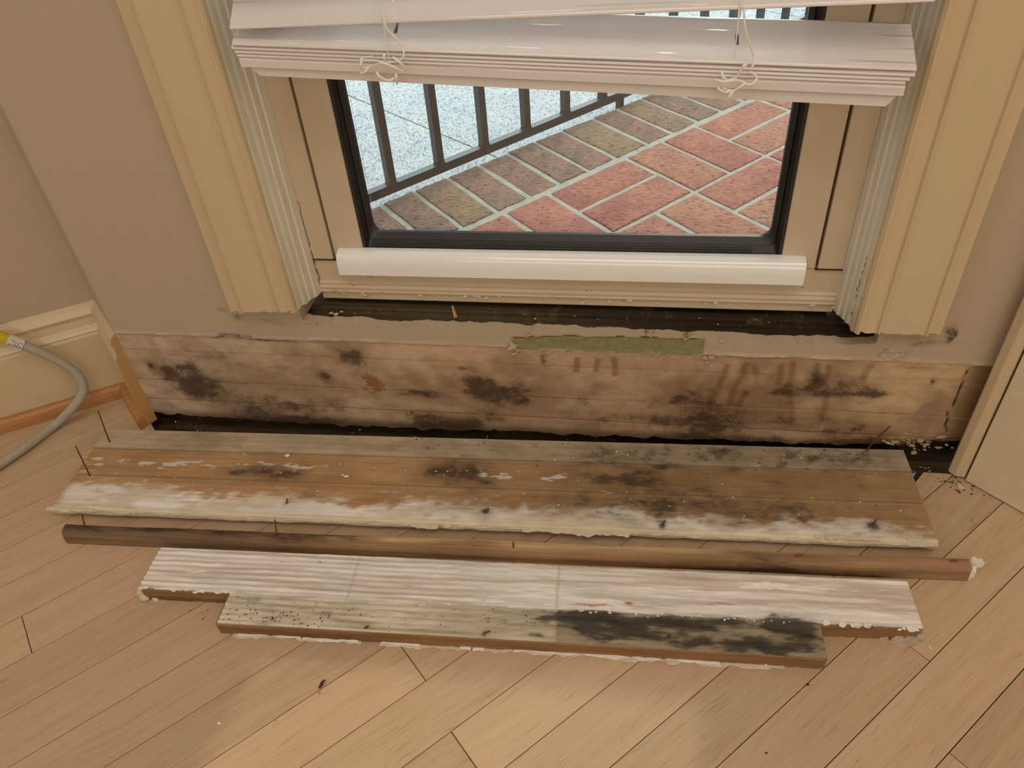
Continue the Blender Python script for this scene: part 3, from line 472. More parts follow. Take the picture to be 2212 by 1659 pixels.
sq = [(rnd.uniform(.285, .38), .030+rnd.gauss(0, .0065), abs(rnd.gauss(.0012, .0022))+.0008) for _ in range(30)]; flakes('broken_plaster', sq, M['chip'], wall_back, 0)
sp = sp+[(.083+rnd.gauss(0, .004), .134+rnd.gauss(0, .004), rnd.uniform(.002, .005)) for _ in range(5)]
flakes('peeling_paint', sp, M['flake_mauve'], wall_back, 0)
# ---- framing behind / below the window wall
fr_ = box('rough_sill', -.46, .33, .0125, .150, .130, .1745, M['rot'])
tag(fr_, kind='structure'); fr_.name = 'trim_1'
b2 = box('sill_board', -.43, .31, .030, .130, .1745, .1790, M['rot'], fr_, .0008)
b3 = box('bottom_plate', XL+.02, XR, .020, .11, -.019, .030, M['rot'], fr_)
box('sheathing', XL+.02, XR+.1, .11, .16, -.1, .20, M['rot'], fr_)
V = []
flakes('sill_debris', [(rnd.uniform(-.38, .24), rnd.uniform(.018, .033), rnd.uniform(.0008, .0022)) for _ in range(70)], M['debris'], fr_, 0, 'floor', zup=.1792)
flakes('sill_debris', [(rnd.uniform(-.38, .24), rnd.uniform(.016, .032), rnd.uniform(.0006, .0015)) for _ in range(16)]+[(-.362, .016, .004), (-.35, .02, .003), (-.355, .014, .004)], M['flake'], fr_, 0, 'floor', zup=.1792)
tube('wood_splinter', [(-.214, .030, .186), (-.208, .016, .1795)], lambda t_: .0012+.0012*t_, M['mdf'], fr_, 5, sub=1)

# ---- side walls, ceiling, rear shell
nC = np.array([.5378, -.8431]); dC = np.array([.8431, .5378]); aC = np.array([-.8678, -.0488])
nB = np.array([-.70, -.714]); nB /= np.linalg.norm(nB); dB = np.array([.714, -.70]); dB /= np.linalg.norm(dB)
def isect(p, d, q, e):
    A_ = np.array([[d[0], -e[0]], [d[1], -e[1]]]); t_ = np.linalg.solve(A_, np.array(q)-np.array(p)); return np.array(p)+t_[0]*np.array(d)
wC0 = aC-nC*.026; wB0 = np.array([XL, .0])
cor = isect(wC0, dC, wB0, dB)
def wallslab(name, p, q, nrm, z0, z1, mat, th=.05):
    p = np.array(p); q = np.array(q); nrm = np.array(nrm); V = []
    for a in (p, q, q-nrm*th, p-nrm*th):
        V += [(a[0], a[1], z0), (a[0], a[1], z1)]
    F = [(0, 2, 3, 1), (2, 4, 5, 3), (4, 6, 7, 5), (6, 0, 1, 7), (1, 3, 5, 7), (0, 6, 4, 2)]
    return tag(pobj(name, V, F, mat), kind='structure')
farC = cor-dC*2.0
wallslab('wall_left', farC, cor, nC, -.02, 2.45, M['mauve'])
wallslab('wall_left_return', cor, wB0, nB, .06, 2.45, M['mauve'], .01)
# right-hand door wall
tp = np.array(P['trim'][3]); dD = np.array(P['trim'][4])-tp; dD /= np.linalg.norm(dD); nD = np.array([dD[1], -dD[0]])
nD = nD if nD[0] < 0 else -nD
farD = tp+dD*2.0
wallslab('wall_right', tp-nD*.05+dD*.9, farD-nD*.05, nD, -.02, 2.45, M['mauve'])
box('wall_rear', -2.4, 2.2, -3.3, -3.25, -.02, 2.45, M['mauve']); tag(bpy.data.objects['wall_rear'], kind='structure')
wallslab('wall_left_rear', (-2.4, -3.25), farC, (1, 0), -.02, 2.45, M['mauve'])
wallslab('wall_right_rear', farD-nD*.05, (2.2, -3.25), (-1, 0), -.02, 2.45, M['mauve'])
tag(box('ceiling', -2.6, 2.6, -3.4, .2, 2.45, 2.5, M['flake_white']), kind='structure')
# ---- swept profiles along wall paths
def sweep(name, path, prof, mat, parent=None, endcap=None, smooth=False, n_end=None):
    """path: 2D points; prof: list of (offset from wall, z); room side = right of travel"""
    path = [np.array(p, float) for p in path]; V = []; m = len(prof)
    for i, p in enumerate(path):
        if i == 0: d = path[1]-path[0]; d /= np.linalg.norm(d); nn = np.array([d[1], -d[0]])
        elif i == len(path)-1:
            d = path[-1]-path[-2]; d /= np.linalg.norm(d); nn = np.array([d[1], -d[0]])
            if n_end is not None: nn = np.array(n_end)
        else:
            d1 = path[i]-path[i-1]; d1 /= np.linalg.norm(d1); d2 = path[i+1]-path[i]; d2 /= np.linalg.norm(d2)
            n1 = np.array([d1[1], -d1[0]]); n2 = np.array([d2[1], -d2[0]]); nn = (n1+n2); nn /= np.dot(nn, n1)
        for (o, z) in prof: V.append((p[0]+nn[0]*o, p[1]+nn[1]*o, z))
    F = []
    for i in range(len(path)-1):
        for k in range(m): F.append((i*m+k, (i+1)*m+k, (i+1)*m+(k+1) % m, i*m+(k+1) % m))
    F.append(tuple(range(m))); F.append(tuple((len(path)-1)*m+k for k in range(m))[::-1])
    o = pobj(name, V, F, mat, parent, smooth)
    if endcap: o.data.materials.append(endcap); o.data.polygons[len(F)-1].material_index = 1
    return o
base_prof = [(0, .0), (.014, .0), (.014, .106), (.0125, .110), (.0145, .112), (.0125, .116), (.0095, .121), (.0085, .131), (.0105, .137), (.009, .141), (.0075, .145), (.002, .149), (0, .150)]
mit = nB*.7+np.array([0, -1])*.5; mit = mit/np.dot(mit, nB)*1.
bl = sweep('baseboard_left', [farC, cor, wB0], base_prof, M['cream'], None, M['mdf'], n_end=tuple(mit)); tag(bl, kind='structure')
sh = sweep('shoe_molding', [farC, cor, wB0], [(.014, 0), (.026, 0), (.0258, .010), (.024, .0155), (.020, .0185), (.014, .019)], M['oak_trim'], bl, M['oak_gold'], n_end=tuple(mit))
# ---- door casing and panel at the right
T = [np.array(p) for p in P['trim']]
def prism(name, poly, z0, z1, mat, parent=None, bev=0.):
    n = len(poly); bm = bmesh.new(); a = [bm.verts.new((p[0], p[1], z0)) for p in poly]; b = [bm.verts.new((p[0], p[1], z1)) for p in poly]
    bm.faces.new(a); bm.faces.new(b)
    for i in range(n): bm.faces.new((a[i], a[(i+1) % n], b[(i+1) % n], b[i]))
    if bev: bmesh.ops.bevel(bm, geom=[e for e in bm.edges if abs(e.verts[0].co.z-e.verts[1].co.z) > .1], offset=bev, segments=3, affect='EDGES', profile=.5)
    return bmobj(name, bm, mat, parent)
door = empty('door_1', (T[3][0], T[3][1], 0)); tag(door, kind='structure')
def kid(o, par):
    o.parent = par; o.matrix_parent_inverse = par.matrix_world.inverted() if False else Matrix.Translation(-Vector(par.location)); return o
bk = -nD*.03
kid(prism('door_casing', [T[0], T[1], T[2], T[2]+bk, T[0]+bk+np.array([0, .02])], .004, 2.1, M['cream'], None, .0012), door)
kid(prism('door_panel', [T[3]+dD*-.0065, T[3]+dD*.85, T[3]+dD*.85-nD*.035, T[3]-dD*.0065-nD*.035], .002, 2.08, M['white_trim'], None, .0015), door)
kid(prism('gap_blocker', [T[2]+bk*.35, T[3]-nD*.012+dD*.015, T[3]-nD*.045+dD*.015, T[2]+bk*1.4], .003, 2.1, M['dark'], None), door)  # dark filler added behind the casing gap to stop outside light leaking through
# ---- floor: plank strips at 45 degrees over the subfloor
sub = box('floor', -2.5, 2.4, -3.3, .12, -.06, -.019, M['subfloor']); tag(sub, kind='structure')
s2 = 2**.5/2
def clip(poly, n, c):
    out = []
    for i in range(len(poly)):
        a, b = poly[i], poly[(i+1) % len(poly)]; da = n[0]*a[0]+n[1]*a[1]-c; db = n[0]*b[0]+n[1]*b[1]-c
        if da >= 0: out.append(a)
        if (da >= 0) != (db >= 0): t_ = da/(da-db); out.append((a[0]+(b[0]-a[0])*t_, a[1]+(b[1]-a[1])*t_))
    return out
EDGE = -.0355
lC = (nC, float(nC@(aC-nC*.012))); lB = (nB, float(nB@(wB0+nB*.010))); lD = (nD, float(nD@(tp-nD*.02)))
plank_ends = {-1: [.0], }
def add_plank(s0, s1, t0, t1):
    g_ = .0004
    rect = [((s+t_)*s2, (t_-s)*s2) for s, t_ in ((s0+g_, t0+g_), (s1-g_, t0+g_), (s1-g_, t1-g_), (s0+g_, t1-g_))]
    polys = []
    p = clip(rect, (0, -1), -EDGE)
    if len(p) > 2: p = clip(p, (0, 1), -1.75)
    if len(p) > 2: p = clip(p, lC[0], lC[1])
    if len(p) > 2: p = clip(p, (1, 0), -1.75)
    if len(p) > 2: p = clip(p, (-1, 0), -1.6)
    if len(p) > 2: p = clip(p, lD[0], lD[1])
    if len(p) > 2: polys.append(p)
    p = clip(rect, (0, 1), EDGE)
    if len(p) > 2: p = clip(p, lC[0], lC[1])
    if len(p) > 2: p = clip(p, lB[0], lB[1])
    if len(p) > 2: polys.append(p)
    p = clip(rect, (0, 1), EDGE)
    if len(p) > 2: p = clip(p, (.8, -.6), float(.8*.331+.6*.0377))
    if len(p) > 2: p = clip(p, (0, -1), .018)
    if len(p) > 2: p = clip(p, lD[0], lD[1])
    if len(p) > 2 and p[0][0] > 0: polys.append(p)
    if not polys: return
    V = []; F = []
    zt = -.0001*rnd.random()
    for p in polys:
        p = [q for k, q in enumerate(p) if math.dist(q, p[k-1]) > 1e-5]
        n = len(p)
        if n < 3: continue
        cx_, cy_ = sum(q[0] for q in p)/n, sum(q[1] for q in p)/n; b = len(V); e_ = .00035
        V += [(q[0], q[1], -.0185) for q in p]+[(q[0], q[1], zt-e_) for q in p]
        V += [(q[0]+(cx_-q[0])*e_/max(math.dist(q, (cx_, cy_)), .01), q[1]+(cy_-q[1])*e_/max(math.dist(q, (cx_, cy_)), .01), zt) for q in p]
        F.append(tuple(b+2*n+i for i in range(n)))
        for i in range(n):
            j = (i+1) % n; F.append((b+i, b+j, b+n+j, b+n+i)); F.append((b+n+i, b+n+j, b+2*n+j, b+2*n+i))
    if F: pobj('plank', V, F, M['oak_floor'], sub)
W_ = .05735
known = {-8: [-.6808], -4+1: [], }
for k in range(-32, 34):
    s0 = .2239+W_*k; s1 = s0+W_
    j = {-8: [-.6808], -1: [-.380], 2: [.017], 4: [-.0485], -3: [-.372]}.get(k)
    ends = [-2.6, -1.08-rnd.random()*.25, .62+rnd.random()*.4, 2.6] if j is None else [-2.6, j[0]-1.3, j[0], j[0]+1.25, 2.6]
    for a, b in zip(ends[:-1], ends[1:]):
        if b-a > .02: add_plank(s0, s1, a, b)
# room floor beyond the strips
bm = bmesh.new()
for (x0, x1, y0, y1) in ((-2.4, 2.2, -3.25, -1.7505), (-2.4, -1.7505, -1.75, -.4), (1.6005, 2.2, -1.75, -.9)):
    r = bmesh.ops.create_cube(bm, size=1)
    for v in r['verts']: v.co = Vector(((x0+x1)/2+v.co.x*(x1-x0), (y0+y1)/2+v.co.y*(y1-y0), -.0095+v.co.z*.0185))
bmobj('floor_field', bm, M['oak_floor'], sub)
# ---- crumbs in the open floor edge
flakes('crumbs', [(rnd.uniform(-.63, .37), rnd.uniform(-.03, .02), rnd.uniform(.0007, .003)) for _ in range(90)], M['debris'], sub, 0, 'floor', zup=-.0185)
flakes('crumbs', [(rnd.uniform(-.63, .37), rnd.uniform(-.03, .015), rnd.uniform(.0006, .002)) for _ in range(46)]+[(rnd.uniform(.33, .39), rnd.uniform(-.035, .01), rnd.uniform(.001, .004)) for _ in range(16)], M['flake'], sub, 0, 'floor', zup=-.0185)

# ================================================================== WINDOW
win = empty('window_1', (-.0805, .035, .18)); tag(win, kind='structure')
def wk(o, label=None):
    kid(o, win)
    if label: o['label'] = label
    return o
ZT = 1.56; XC = -.0805
JL, JR = -.3757, 2*XC+.3757; GL, GR = -.3506, 2*XC+.3506; SL, SR = -.3478, 2*XC+.3478
# casings: moulded profile mirrored
cp = [(-.472, .0), (-.472, -.0145), (-.4595, -.0162), (-.4583, -.0198), (-.4568, -.0200), (-.4553, -.0172), (-.4125, -.0180), (-.4110, -.0212), (-.4095, -.0214), (-.4078, -.0184), (-.3925, -.0195), (-.3910, -.0232), (-.3890, -.0234), (-.3865, -.0205), (-.3848, -.0130), (-.3842, -.0040), (-.3825, .0), (-.3815, .008), (-.3800, .0095), (-.3790, .020), (-.3772, .0215), (-.3755, .036), (-.3755, .055), (-.392, .055), (-.392, .0)]
def casing(name, mirror):
    # rows of the profile from the ragged bottom up
    prof = [(2*XC-x if mirror else x, y) for x, y in cp]; m = len(prof); V = []; F = []
    zs = [None, .215, .24, .5, 1.0, 1.66]
    # subdivide profile finely for a ragged foot
    fine = []
    for i in range(m):
        a = prof[i]; b = prof[(i+1) % m]; n = max(1, int(math.dist(a, b)/.002))
        for k in range(n): fine.append((a[0]+(b[0]-a[0])*k/n, a[1]+(b[1]-a[1])*k/n))
    m = len(fine)
    for zi, z in enumerate(zs):
        for k, (x, y) in enumerate(fine):
            if z is None:
                d = abs(x-(2*XC+.472 if mirror else -.472)); zz = (.2005 if not mirror else .2005)+min(d, .08)*(.075 if not mirror else .02)
                if y > -.012: zz -= (y+.012)*.18
                zz += (random.Random(k*7+mirror).random()-.5)*.0016+.001*math.sin(k*.7); V.append((x, y, zz))
            else: V.append((x, y, z))
    for zi in range(len(zs)-1):
        for k in range(m): F.append((zi*m+k, zi*m+(k+1) % m, (zi+1)*m+(k+1) % m, (zi+1)*m+k))
    F.append(tuple(range(m))); F.append(tuple((len(zs)-1)*m+k for k in range(m)))
    bm = bmesh.new(); vs_ = [bm.verts.new(v) for v in V]
    for f in F: bm.faces.new([vs_[i] for i in f])
    o = bmobj(name, bm, M['cream']); o.data.materials.append(M['reveal'])
    for p_ in o.data.polygons:
        if p_.center.y > -.0145 and abs(p_.center.x-XC) < .3875+XC*0 and abs(p_.normal.z) < .5: p_.material_index = 1
    return o
wk(casing('casing', False), 'left moulded casing board'); wk(casing('casing', True), 'right moulded casing board')
for nm, xx, yy_, za, zb, rr_ in (('paint_crack', -.3752, .0340, .196, .320, .0005), ('paint_crack', 2*XC+.3842, -.0045, .212, .285, .0004)):
    wk(tube(nm, [(xx+rnd.gauss(0, .0008), yy_-.0002, za+(zb-za)*q/26) for q in range(27)], lambda t_: rr_*(.5+abs(math.sin(t_*31))*.9)*(1-.6*t_), M['debris'], None, 5, sub=1))
wk(box('gap_line', JL, SL, .0335, .036, .2432, .2446, M['debris'])); wk(box('gap_line', SR, JR, .0335, .036, .2432, .2446, M['debris']))  # dark strips across the joint at the foot of the jambs
# head casing out of frame
wk(box('head_casing', -.49, .33, -.018, .0, 1.661, 1.75, M['cream']))
# jambs with the dark expansion gap beside the sash
wk(box('jamb', JL, GL, .034, .12, .2445, ZT, M['sash'], None, .0008)); wk(box('jamb', GR, JR, .034, .12, .2445, ZT, M['sash'], None, .0008))
wk(box('gap_backing', JL, JR, .076, .09, .19, .2430, M['dark'])); wk(box('gap_backing', GL-.002, SL+.002, .048, .1, .24, ZT, M['dark'])); wk(box('gap_backing', SR-.002, GR+.002, .048, .1, .24, ZT, M['dark']))
# bottom member of the frame: stepped profile
fp = [(.036, .2435), (.09, .2435), (.09, .188), (.0365, .188), (.0352, .1895), (.0352, .1985), (.0325, .1995), (.0318, .2015), (.0330, .2025), (.0322, .2065), (.0335, .2085), (.0345, .2095), (.0335, .2115), (.0352, .2130), (.0360, .2145)]
wk(extrude_profile('frame_sill', fp, JL, JR, 'x', M['sash']))
flV = [(rnd.uniform(JL, JR), .199+rnd.gauss(0, .0018), rnd.uniform(.001, .0035)) for _ in range(45)]
fo = flakes('cracked_paint', flV, M['flake'], None, 0, 'wall', zup=-.0318); wk(fo)
do = flakes('dirt_specks', [(rnd.uniform(JL+.01, JR-.01), rnd.choice([.2, .203, .21, .225, .232])+rnd.gauss(0, .002), rnd.uniform(.0005, .0013)) for _ in range(45)], M['debris'], None, 0, 'wall', zup=-.0345); wk(do)
# sash stiles and rail
wk(box('sash_stile', SL, -.3118, .0345, .075, .2440, ZT, M['sash'], None, .0015)); wk(box('sash_stile', 2*XC+.3118, SR, .0345, .075, .2440, ZT, M['sash'], None, .0015))
wk(box('sash_rail', -.3115, 2*XC+.3115, .036, .075, .2440, .2555, M['sash'], None, .0005))
wk(box('head_rail', SL, SR, .036, .075, ZT-.05, ZT, M['sash'], None, .0015))
# white rounded glazing bead
bp = [(.036, .2600), (.0290, .2598)]+[(.0245-.0085*math.sin(a)+.003, .2450+.0138*math.cos(a)) for a in np.linspace(.15, 1.5, 8)]+[(.0190, .2420), (.0192, .2330), (.0205, .2322), (.036, .2322)]
bd = extrude_profile('glazing_bead', bp, -.3405, .1745, 'x', M['bead'], None, True); wk(bd, 'white rounded bead under the glass')
# gasket: stepped rounded-rectangle loops
def rrect(x0, x1, z0, z1, r, y, n=7):
    out = []
    for (cx_, cz_, a0) in ((x0+r, z0+r, math.pi), (x1-r, z0+r, 1.5*math.pi), (x1-r, z1-r, 0), (x0+r, z1-r, .5*math.pi)):
        for k in range(n): a = a0+.5*math.pi*k/(n-1); out.append((cx_+r*math.cos(a), y, cz_+r*math.sin(a)))
    return out
GX0, GX1 = -.3118, 2*XC+.3118
lo_ = [rrect(GX0, GX1, .2555, ZT-.05, .0005, .046), rrect(GX0, GX1, .2555, ZT-.05, .0005, .037), rrect(GX0+.0032, GX1-.0032, .2560, ZT-.053, .001, .0375), rrect(GX0+.0042, GX1-.0042, .2562, ZT-.055, .002, .0405),
       rrect(GX0+.0070, GX1-.0070, .2660, ZT-.06, .004, .0460), rrect(GX0+.0076, GX1-.0076, .2672, ZT-.06, .006, .0440), rrect(GX0+.0120, GX1-.0120, .2735, ZT-.065, .011, .0490), rrect(GX0+.0125, GX1-.0125, .2740, ZT-.066, .011, .0530), rrect(GX0, GX1, .2555, ZT-.05, .0005, .053)]
V = [p for l in lo_ for p in l]; m = len(lo_[0]); F = []
for i in range(len(lo_)-1):
    for k in range(m): F.append((i*m+k, i*m+(k+1) % m, (i+1)*m+(k+1) % m, (i+1)*m+k))
for k in range(m): F.append(((len(lo_)-1)*m+k, (len(lo_)-1)*m+(k+1) % m, (k+1) % m, k))
bm = bmesh.new(); vs_ = [bm.verts.new(v) for v in V]
for f in F: bm.faces.new([vs_[i] for i in f])
wk(bmobj('gasket', bm, M['gasket']), 'black rubber glazing gasket')
sv = []; sf = []
for k in range(3): addbox(sv, sf, GX0+.012, GX1-.030, .0412+.0009*k, .0418+.0009*k, .2575+.0024*k, .2588+.0024*k)
wk(pobj('spacer_strip', sv, sf, M['alu']), 'silvery ribbed spacer strip')
wk(box('glass_pane', GX0+.008, GX1-.008, .0535, .0545, .2650, ZT-.055, M['glass'])); wk(box('glass_pane', GX0+.008, GX1-.008, .0680, .0690, .2650, ZT-.055, M['glass']))
# lettering etched on the glass
def text(name, s, size, loc, mat, mirror=False, shear=0., rot=(math.pi/2, 0, 0), ext=.00005):
    cu = bpy.data.curves.new('t', 'FONT'); cu.body = s; cu.size = size; cu.shear = shear; cu.extrude = ext; cu.offset = .00012; cu.align_x = 'LEFT'
    o = bpy.data.objects.new('t', cu); dg = bpy.context.evaluated_depsgraph_get(); me = bpy.data.meshes.new_from_object(o)
    bpy.data.objects.remove(o); me.materials.clear(); me.materials.append(mat); me.name = name
    R_ = Matrix.Translation(loc) @ Matrix.Rotation(rot[2], 4, 'Z') @ Matrix.Rotation(rot[0], 4, 'X')
    if mirror: R_ = R_ @ Matrix.Scale(-1, 4, (1, 0, 0))
    me.transform(R_); return link(bpy.data.objects.new(name, me))
wk(text('etched_lettering', 'TEMPERED D', .0036, (.1205, .0533, .2942), M['etch'], shear=.15)); wk(text('etched_lettering', 'G CFR 1201-II', .0036, (.1215, .0533, .2893), M['etch'], shear=.15))

# ================================================================== OUTSIDE
ga = np.array([.14845, .16421]); gb = np.array([.13785, -.15580]); g0 = np.array([-.18272, .69277])
la, lb = np.linalg.norm(ga), np.linalg.norm(gb)
def lat(i, j): p = g0+ga*i+gb*j; return p
pat = pobj('patio', [], [], None); bpy.data.objects.remove(pat)
pc_ = [lat(-5, -1.0), lat(9, -1.0), lat(9, 1.9), lat(2.1, 4.6), lat(-3.8, .4)]
def topoly(name, poly, z0, z1, mat, parent=None):
    return prism(name, poly, z0, z1, mat, parent)
# the bed is clipped to the outside of the house wall
bed = [tuple(lat(-6, -1.0)), tuple(lat(12, -1.0)), tuple(lat(12, 12)), tuple(lat(-6, 12))]
bed = clip(bed, (0, 1), .161); bed = clip(bed, (-1, 0), -3.)
patio = topoly('patio', bed, -.08, -.0024, M['mortar']); patio.name = 'patio'
tag(patio, kind='structure')
def brick(p0, da, db, mat, amp=.0012, seed=0):
    """parallelogram brick with worn, slightly irregular arrises"""
    r = random.Random(seed); bm = bmesh.new(); nA, nB_ = 6, 4; top = {}; 
    la_, lb_ = np.linalg.norm(da), np.linalg.norm(db); dz = r.uniform(-.0012, .0012); V = []; F = []
    ring = []
    for i in range(nA): ring.append((i/nA, 0))
    for i in range(nB_): ring.append((1, i/nB_))
    for i in range(nA): ring.append((1-i/nA, 1))
    for i in range(nB_): ring.append((0, 1-i/nB_))
    n = len(ring); cen = p0+da*.5+db*.5
    for lev, (ins, z) in enumerate(((0, -.05), (0, -.004), (.0016, -.0008), (.0045, .0003))):
        for k, (a, b) in enumerate(ring):
            rr = random.Random(seed*131+k); w_ = amp*(rr.random()-.5)*2
            q = p0+da*a+db*b; ia = (ins/la_)*(1-2*a) if a in (0, 1) else 0; ib = (ins/lb_)*(1-2*b) if b in (0, 1) else 0
            q = q+da*ia+db*ib+(cen-q)/np.linalg.norm(cen-q)*w_
            V.append((q[0], q[1], z+dz if lev > 0 else z))
    for lev in range(3):
        for k in range(n): F.append((lev*n+k, lev*n+(k+1) % n, (lev+1)*n+(k+1) % n, (lev+1)*n+k))
    F.append(tuple(3*n+k for k in range(n)))
    if max(v[1] for v in V) < .17 or min(v[1] for v in V) < .162: return
    return pobj('brick', V, F, mat, patio, True)
ja, jb = .0092/la, .0092/lb
sd = 1
for i in range(-3, 8):
    for j in range(0, 8):
        if lat(i+.5, j+.5)[1] < .1 or lat(i+.5, j+.5)[1] > 2.4: continue
        for h in (0, 1):
            sd += 1
            if (i+j) % 2 == 0: p0 = lat(i+ja/2, j+h*.5+jb/2); brick(p0, ga*(1-ja), gb*(.5-jb), M['brick'], .001, sd)
            else: p0 = lat(i+h*.5+ja/2, j+jb/2); brick(p0, ga*(.5-ja), gb*(1-jb), M['brick'], .001, sd)
# soldier course along the edge (measured joints)
jt = [-1.62, -1.265, -.919, -.535, -.161, .20, .559, .925, 1.362, 1.719, 2.105, 2.48, 2.85, 3.22, 3.6, 3.97]
jt = [-1.98, -1.62]+jt[1:]
for a, b in zip(jt[:-1], jt[1:]):
    sd += 1; brick(lat(a+ja/2, -1.0), ga*(b-a-ja), gb*(.985-jb), M['brick_old'], .0022, sd)
# aggregate slabs beyond
sj = [np.array(p) for p in P['slabjoint']]; sdv = sj[1]-sj[0]; sdv /= np.linalg.norm(sdv); sn = np.array([-sdv[1], sdv[0]])
ag = [tuple(lat(-16, -1.02)), tuple(lat(16, -1.02)), tuple(lat(16, -22)), tuple(lat(-16, -22))]
slab_root = empty('aggregate_paving', (-.6, 1.2, -.008)); tag(slab_root, kind='structure')
c0 = float(sn@sj[0])
for k in range(-5, 6):
    lo2, hi2 = c0+k*.62+.0022, c0+(k+1)*.62-.0022
    p = clip(ag, tuple(sn), lo2); p = clip(p, tuple(-sn), -hi2) if len(p) > 2 else p
    if len(p) > 2: p = clip(p, (0, 1), .161)
    if len(p) > 2: kid(topoly('slab', p, -.06, -.008, M['aggregate']), slab_root)
kid(box('joint_sand', -5, 5, .162, 6, -.08, -.013, M['mortar']), slab_root)
kid(box('ground', -12, 12, .165, 16, -.12, -.081, M['aggregate']), slab_root)
# railing
rl = [np.array(p) for p in P['railline']]; rd = rl[1]-rl[0]; rd /= np.linalg.norm(rd); rn = np.array([-rd[1], rd[0]])
bal = [np.array(p) for p in P['balusters']]
sp_ = float(np.dot(bal[5]-bal[0], rd)/5)
rail = empty('iron_railing', (rl[0][0], rl[0][1], 0)); tag(rail, 'black iron railing with square balusters along the brick patio edge', 'railing')
def bar(name, p, q, w_, z0, z1):
    pp = [p, q, q+rn*w_, p+rn*w_]; return kid(prism(name, pp, z0, z1, M['iron']), rail)
bar('bottom_rail', rl[0]-rd*.5, rl[0]+rd*2.2, .018, .018, .036)
bar('top_rail', rl[0]-rd*.5-rn*.008, rl[0]+rd*2.2-rn*.008, .034, .90, .93)
b0 = rl[0]+rd*float(np.dot(bal[0]-rl[0], rd))
for k in range(-3, 17):
    p = b0+rd*(sp_*k)+rn*.001; kid(prism('baluster', [p-rd*.008, p+rd*.008, p+rd*.008+rn*.016, p-rd*.008+rn*.016], .0362, .8998, M['iron']), rail)
    kid(prism('weld_collar', [p-rd*.0105-rn*.0005, p+rd*.0105-rn*.0005, p+rd*.009+rn*.0165, p-rd*.009+rn*.0165], .0361, .0385, M['iron']), rail)
for k in (-2, 5, 12):
    p = b0+rd*(sp_*(k+.5))+rn*.002; kid(prism('foot', [p-rd*.007, p+rd*.007, p+rd*.007+rn*.014, p-rd*.007+rn*.014], -.008, .018, M['iron']), rail)
# outer face of the house around the window
xw = tag(box('wall_exterior', -3.5, -.43, .1605, .20, -.1, 2.6, M['mortar']), kind='structure')
box('wall_exterior_right', .27, 3.5, .1605, .20, -.1, 2.6, M['mortar'], None); tag(bpy.data.objects['wall_exterior_right'], kind='structure')
tag(box('wall_exterior_head', -.43, .27, .1605, .20, 1.7, 2.6, M['mortar']), kind='structure')
tag(box('wall_core_left', -.66, -.392, .0125, .16, .18, 2.45, M['mauve']), kind='structure'); tag(box('wall_core_right', .232, .5, .0125, .16, .18, 2.45, M['mauve']), kind='structure'); tag(box('wall_core_head', -.392, .232, .0125, .16, 1.6, 2.45, M['mauve']), kind='structure')
wk(box('exterior_sill', -.43, .27, .131, .175, .12, .155, M['sash']))

# ================================================================== BLIND
blind = empty('window_blind', (-.073, -.03, .47)); tag(blind, 'white wood-grain venetian blind pulled up crooked across the window', 'blind')
def slat(name, xl, xr, zl, zr, yf, dep, tilt, th, mat, holes=(), arc=.0):
    """slat whose front edge runs from (xl,zl) to (xr,zr) at y=yf, tilted back up by tilt"""
    us_ = sorted(set([0, 1]+[h+e for h in holes for e in (-.0028, .0028)]+list(np.linspace(0, 1, 9)))); vs_2 = [0, .015, .05, .14, .3, .38, .62, .7, .85, .95, .985, 1]
    us_ = np.array(us_); va = np.array(vs_2); m_ = np.ones((len(us_)-1, len(va)-1), bool)
    for h in holes:
        for i in range(len(us_)-1):
            if abs((us_[i]+us_[i+1])/2-h) < .0027: m_[i, 5:6] = False
    U_, V_ = np.meshgrid(us_, va, indexing='ij')
    edge = np.minimum(V_, 1-V_)*dep; rd_ = np.sqrt(np.clip(1-(1-np.clip(edge/(th*.5), 0, 1))**2, 0, 1))
    hi_ = th*.5*(.25+.75*rd_); lo2 = -hi_
    ct, st = math.cos(tilt), math.sin(tilt)
    def mp(u, v, h):
        x = xl+(xr-xl)*u; z = zl+(zr-zl)*u; y = yf+v*dep*ct-h*st; return (x, y, z+v*dep*st+h*ct)
    return kid(cellslab(name, us_, va, m_, hi_, lo2, mp, mat), blind)
HO = (.2525, .7575)
T27 = math.radians(26)
slat('slat', -.3540, .2086, .5095, .4775, -.0495, .050, T27, .0030, M['pvc'], HO)
slat('slat', -.3562, .2090, .5060, .4728, -.0485, .049, T27, .0030, M['pvc'], HO)
slat('slat', -.3546, .2060, .5026, .4695, -.0480, .049, T27, .0030, M['pvc'], HO)
slat('slat', -.3535, .2035, .4994, .4665, -.0475, .049, T27, .0030, M['pvc'], HO)
# upper slats, steeper
T38 = math.radians(40)
zz = (.5225, .5275)
for k, dz in enumerate([0, .042, .084, .126, .168, .21, .252]):
    slat('slat', -.3515-.001*(k % 2), .2082+.001*(k % 2), zz[0]+dz, zz[1]+dz, -.050, .050, T38, .0028, M['pvc'], HO)
